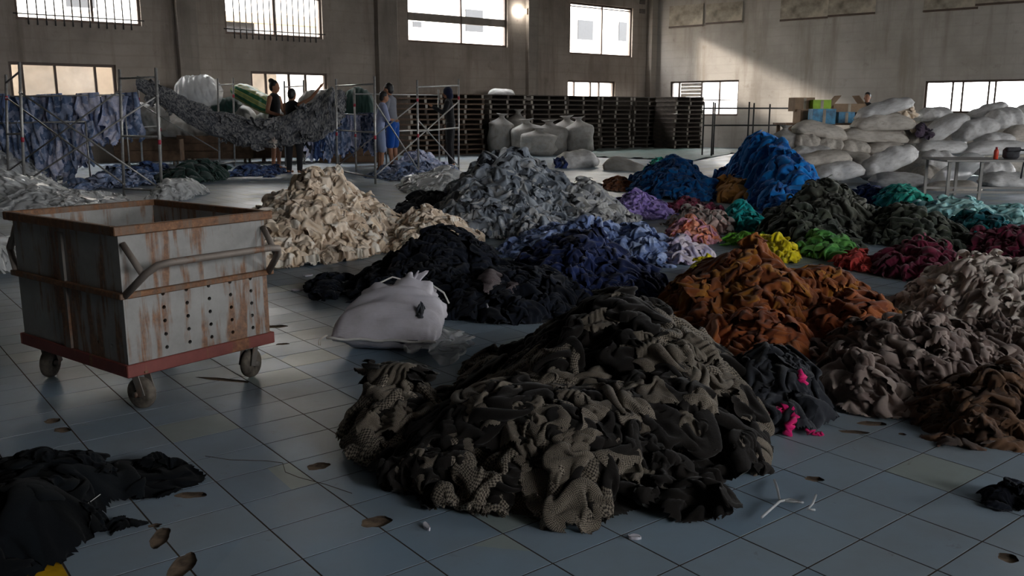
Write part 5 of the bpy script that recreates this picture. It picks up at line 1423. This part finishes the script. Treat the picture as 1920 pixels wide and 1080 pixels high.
for y in (203, 235): tube_obj('rack_bar', [atY(1318, y, 24.07) - o0, atY(1490, y, 24.07) - o0], .02, M['blackmetal'], pr, 8)
M['tarp'] = cloth('green_tarpaulin', [C(52, 92, 84), C(40, 74, 68)], 3, .6)
def tarp(pix, label):
    q = [fl(x, y) for x, y in pix]
    n, m = 40, 20
    vs = []
    for i in range(n):
        for j in range(m):
            a, b_ = i / (n - 1), j / (m - 1)
            p = (q[0] * (1 - a) + q[1] * a) * (1 - b_) + (q[3] * (1 - a) + q[2] * a) * b_
            vs.append((p.x, p.y, .006 + abs(float(TILES[2][(i * 3) % TN, (j * 5) % TN, 2])) * .6))
    idx = np.arange(n * m).reshape(n, m)
    f = np.stack([idx[:-1, :-1], idx[1:, :-1], idx[1:, 1:], idx[:-1, 1:]], -1).reshape(-1, 4)
    uv = np.array([(v[0], v[1]) for v in vs])
    c = np.mean(vs, 0); vs = [(v[0] - c[0], v[1] - c[1], v[2]) for v in vs]
    o = link('tarpaulin', mesh_np('tarpaulin', vs, f, True, uv), None, M['tarp']); o.location = (c[0], c[1], 0)
    tag(o, label, 'tarpaulin')
tarp([(1090, 294), (1300, 302), (1420, 280), (1130, 277)], 'flat green tarpaulin on the floor in front of the pallets')

# ---------------------------------------------------------------- small things on heaps and floor
def on_heap(nm, x, y, z0=.02):
    B = HB[nm][1]
    r = ray(x, y)
    for k in range(400):
        t = 1.2 + k * .02
        p = Vector((0, 0, CAM_H)) + r * t
        if p.z <= float(B(np.array(p.x), np.array(p.y))) + z0: return p
    return fl(x, y, z0)
def yarn(label, nm, pix, rad, mat='pinkyarn', lift=.06, knots=0):
    P = [on_heap(nm, x, y, lift) for x, y in pix]
    pts = []
    for i in range(len(P) - 1):
        for k in range(6):
            t = k / 6; p = P[i].lerp(P[i + 1], t); w = rad * 1.3
            pts.append(p + Vector((math.sin(len(pts) * 2.1) * w, 0, math.cos(len(pts) * 1.7) * w)))
    c = pts[0].copy(); c.z = 0
    o = tube_obj('yarn', [p - c for p in pts], rad, M[mat], None, 6); o.location = c
    tag(o, label, 'yarn', None)
YL = .055
yarn('thick hot pink yarn looping down the front of charcoal cloth', 'charcoal_heap', [(1424, 785), (1450, 770), (1478, 765), (1490, 780), (1482, 800), (1476, 815)], .011)
yarn('thin pink yarn bow on the side of charcoal cloth', 'charcoal_heap', [(1412, 742), (1432, 750), (1438, 780), (1428, 800), (1420, 812)], .006)
yarn('pink yarn tuft between tweed and charcoal cloth', 'charcoal_heap', [(1352, 705), (1368, 700), (1378, 708), (1370, 716)], .009)
yarn('purple-pink yarn strip across the top of charcoal cloth', 'charcoal_heap', [(1498, 700), (1503, 712), (1508, 722)], .010)
yarn('short pink yarn end at the foot of charcoal cloth', 'charcoal_heap', [(1510, 808), (1530, 812), (1544, 815)], .006)
pg = link('patterned_garment', PATCH['garment'][1], None, None)
def dotted():
    m, nt, b = new_mat('white_dotted_maroon_cloth')
    uv = nt.nodes.new('ShaderNodeTexCoord').outputs['UV']
    br = node(nt, 'ShaderNodeTexBrick', Scale=34.0); br.inputs['Color1'].default_value = (.04, .02, .025, 1); br.inputs['Color2'].default_value = (.02, .014, .018, 1); br.inputs['Mortar'].default_value = (.55, .5, .5, 1); br.inputs['Mortar Size'].default_value = .012
    nt.links.new(uv, br.inputs['Vector']); nt.links.new(br.outputs[0], b.inputs['Base Color']); b.inputs['Roughness'].default_value = .9
    return m
M['dotted'] = dotted()
pg.material_slots[0].link = 'OBJECT'; pg.material_slots[0].material = M['dotted']
pp = on_heap('blue_black_heap', 942, 528, .03); pg.location = pp; pg.scale = (.27, .22, .2); pg.rotation_euler = (.55, .1, .4)
tag(pg, 'dark garment with white dashed rows on the blue-black heap', 'garment')
M['paper'] = plain('white_scrap', (.62, .60, .66), .7)
def flat_bit(name, label, x, y, w, h, mat, cat, seed, z=.004, rot=0):
    rng = np.random.default_rng(seed); c = fl(x, y)
    bm = bmesh.new(); n = 18
    a = [rng.uniform(.88, 1.08) for _ in range(n)]
    top = [bm.verts.new((w * a[k] * math.cos(6.283 * k / n), h * a[k] * math.sin(6.283 * k / n), z + .002 * math.sin(k * 2.3))) for k in range(n)]
    bot = [bm.verts.new((v.co.x, v.co.y, .0012)) for v in top]
    bm.faces.new(top); bm.faces.new(bot[::-1])
    for k in range(n): bm.faces.new((top[k], bot[k], bot[(k + 1) % n], top[(k + 1) % n]))
    o = link(name, from_bm(name, bm), None, M[mat]); o.location = (c.x, c.y, 0); o.rotation_euler.z = rot
    if cat: tag(o, label, cat)
    return o
for k, (x, y, w, h, lab) in enumerate(((557, 545, .035, .03, 'white paper scrap on the tiles beside the dark scraps'), (578, 517, .04, .03, 'white paper scrap in front of the cream heap'), (800, 990, .022, .008, 'small white clip beside the round tile hole'), (1190, 1010, .018, .010, 'tiny white scrap at the foot of the tweed heap'), (1345, 858, .015, .006, 'tiny pale scrap beside the tweed heap'))):
    flat_bit('paper_scrap', lab, x, y, w, h, 'paper', 'scrap', k, .008, k)
PATCHES = []
for k, (x, y, w, h) in enumerate(((597, 874, .036, .030), (706, 978, .040, .036), (358, 928, .044, .024), (117, 806, .034, .024), (98, 789, .030, .026), (300, 1008, .026, .055), (290, 985, .018, .012), (342, 1060, .028, .07), (1527, 898, .026, .022), (1635, 794, .050, .026), (1602, 810, .055, .016), (1692, 814, .014, .012), (1890, 1046, .026, .024), (520, 612, .05, .035), (530, 645, .03, .02), (420, 712, .12, .02), (1700, 782, .02, .012))):
    PATCHES.append((x, y, w, h, k))
# broken spots are real hollows: the outline is cut out of the tiles it touches, bare cement shows below
CUT = bpy.data.scenes.new('cutting_workspace')
near = [(o, o.location.copy()) for o in floor.children if o.name.startswith('tile') and o.get('kind') is None]
for x, y, w, h, k in PATCHES:
    rng = np.random.default_rng(50 + k); c = fl(x, y); n = 22; rot = rng.uniform(-.3, .3)
    prof = [1 + .10 * math.sin(2 * t * 6.283 / n + k) + .07 * math.sin(5 * t * 6.283 / n + 2 * k) + rng.uniform(-.04, .04) for t in range(n)]
    hit = [o for o, l in near if (l - c).length < .15 + max(w, h)]
    def prism(z0, z1, f):
        bm = bmesh.new()
        lo = [bm.verts.new((w * f * prof[t] * math.cos(6.283 * t / n), h * f * prof[t] * math.sin(6.283 * t / n), z0)) for t in range(n)]
        hi = [bm.verts.new((v.co.x, v.co.y, z1)) for v in lo]
        bm.faces.new(hi); bm.faces.new(lo[::-1])
        for t in range(n): bm.faces.new((lo[t], lo[(t + 1) % n], hi[(t + 1) % n], hi[t]))
        return from_bm('broken_patch', bm)
    if not hit:
        o = link('broken_patch', prism(-.004, .0012, 1), floor, M['hole']); o.location = c; o.rotation_euler.z = rot
        continue
    cut = bpy.data.objects.new('cutter', prism(-.02, .02, 1)); cut.data.materials.append(M['tile']); cut.data.materials.append(M['grout']); CUT.collection.objects.link(cut); cut.location = c; cut.rotation_euler.z = rot; cut.data.polygons.foreach_set('material_index', [1] * len(cut.data.polygons))
    for o in hit:
        tmp = bpy.data.objects.new('tmp', o.data.copy()); CUT.collection.objects.link(tmp)
        tmp.location = o.location; tmp.rotation_euler = o.rotation_euler
        bo = tmp.modifiers.new('b', 'BOOLEAN'); bo.operation = 'DIFFERENCE'; bo.object = cut; bo.solver = 'EXACT'
        CUT.view_layers[0].update()
        me = bpy.data.meshes.new_from_object(tmp.evaluated_get(CUT.view_layers[0].depsgraph))
        if len(me.polygons) > 4: me.name = 'chipped_tile'; o.data = me
        bpy.data.objects.remove(tmp)
    bpy.data.objects.remove(cut)
    o = link('broken_patch', prism(-.0088, -.0072, 1.1), floor, M['hole']); o.location = c; o.rotation_euler.z = rot
bpy.data.scenes.remove(CUT)
# plastic strips, string and stick
def strand(name, label, pix, rad, mat, cat, z=.012):
    P = [on_heap('black_cloth', x, y, .012) if z > .04 else fl(x, y, z + .012 * math.sin(i * 1.9) ** 2) for i, (x, y) in enumerate(pix)]
    c = P[0].copy(); c.z = 0
    o = tube_obj(name, [p - c for p in P], rad, M[mat], None, 6); o.location = c; tag(o, label, cat)
strand('plastic_strip', 'crumpled clear plastic strip on the tiles beside the tweed heap', [(1452, 900), (1458, 918), (1462, 938), (1482, 940), (1505, 942), (1480, 936), (1462, 940), (1445, 955), (1428, 970)], .004, 'plastic_sack', 'plastic strip')
strand('plastic_strip', 'short clear plastic strip curled on the tiles', [(1530, 928), (1524, 944), (1514, 955), (1528, 956)], .0035, 'plastic_sack', 'plastic strip')
strand('thread', 'long pale thread lying across the flat black cloth', [(30, 1040), (90, 1000), (150, 955), (200, 918), (240, 892)], .0012, 'twine', 'thread', .05)
strand('thread', 'wavy dark thread lying on the tiles beside the black cloth', [(385, 855), (430, 862), (500, 864), (530, 868), (535, 885), (560, 895), (610, 908), (660, 925)], .0010, 'grout', 'thread', .003)
a_ = on_heap('blue_black_heap', 912, 570, .04); b_ = on_heap('blue_black_heap', 920, 590, .04)
o = tube_obj('white_stick', [Vector((0, 0, 0)), b_ - a_], .006, M['paper'], None, 6); o.location = a_; tag(o, 'short white stick lying on the blue-black heap', 'stick')
# yellow floor marking under the black cloth
M['yellow_paint'] = plain('yellow_floor_paint', C(206, 158, 20), .6, 0, .15, 20)
p1 = fl(118, 1055); yu, yv = p1.dot(U), p1.dot(V)
ym = box_obj('floor_marking', tuple(uvw(yu - .10, yv + .1, .0016)), (.19, 1.1, .0014), M['yellow_paint'], floor, RU)
# fittings on the back wall: a lit bulkhead lamp and small marks
lu, lz = on_back(972, 21)
lamp = empty('bulkhead_lamp', uvw(lu, WALL_V - .10, lz)); tag(lamp, 'lit oval lamp on the back wall between two high windows', 'lamp')
m, nt, b = new_mat('lamp_glow'); b.inputs['Emission Color'].default_value = (1, .97, .9, 1); b.inputs['Emission Strength'].default_value = 1.2; M['glow'] = m
bm = bmesh.new(); bmesh.ops.create_uvsphere(bm, u_segments=20, v_segments=12, radius=1, matrix=RU.to_4x4() @ Matrix.Diagonal((.22, .09, .09, 1))); link('lamp_glass', from_bm('lamp_glass', bm, True), lamp, M['glow'])
box_obj('lamp_bracket', U * .30, (.14, .06, .16), M['carton'], lamp, RU)
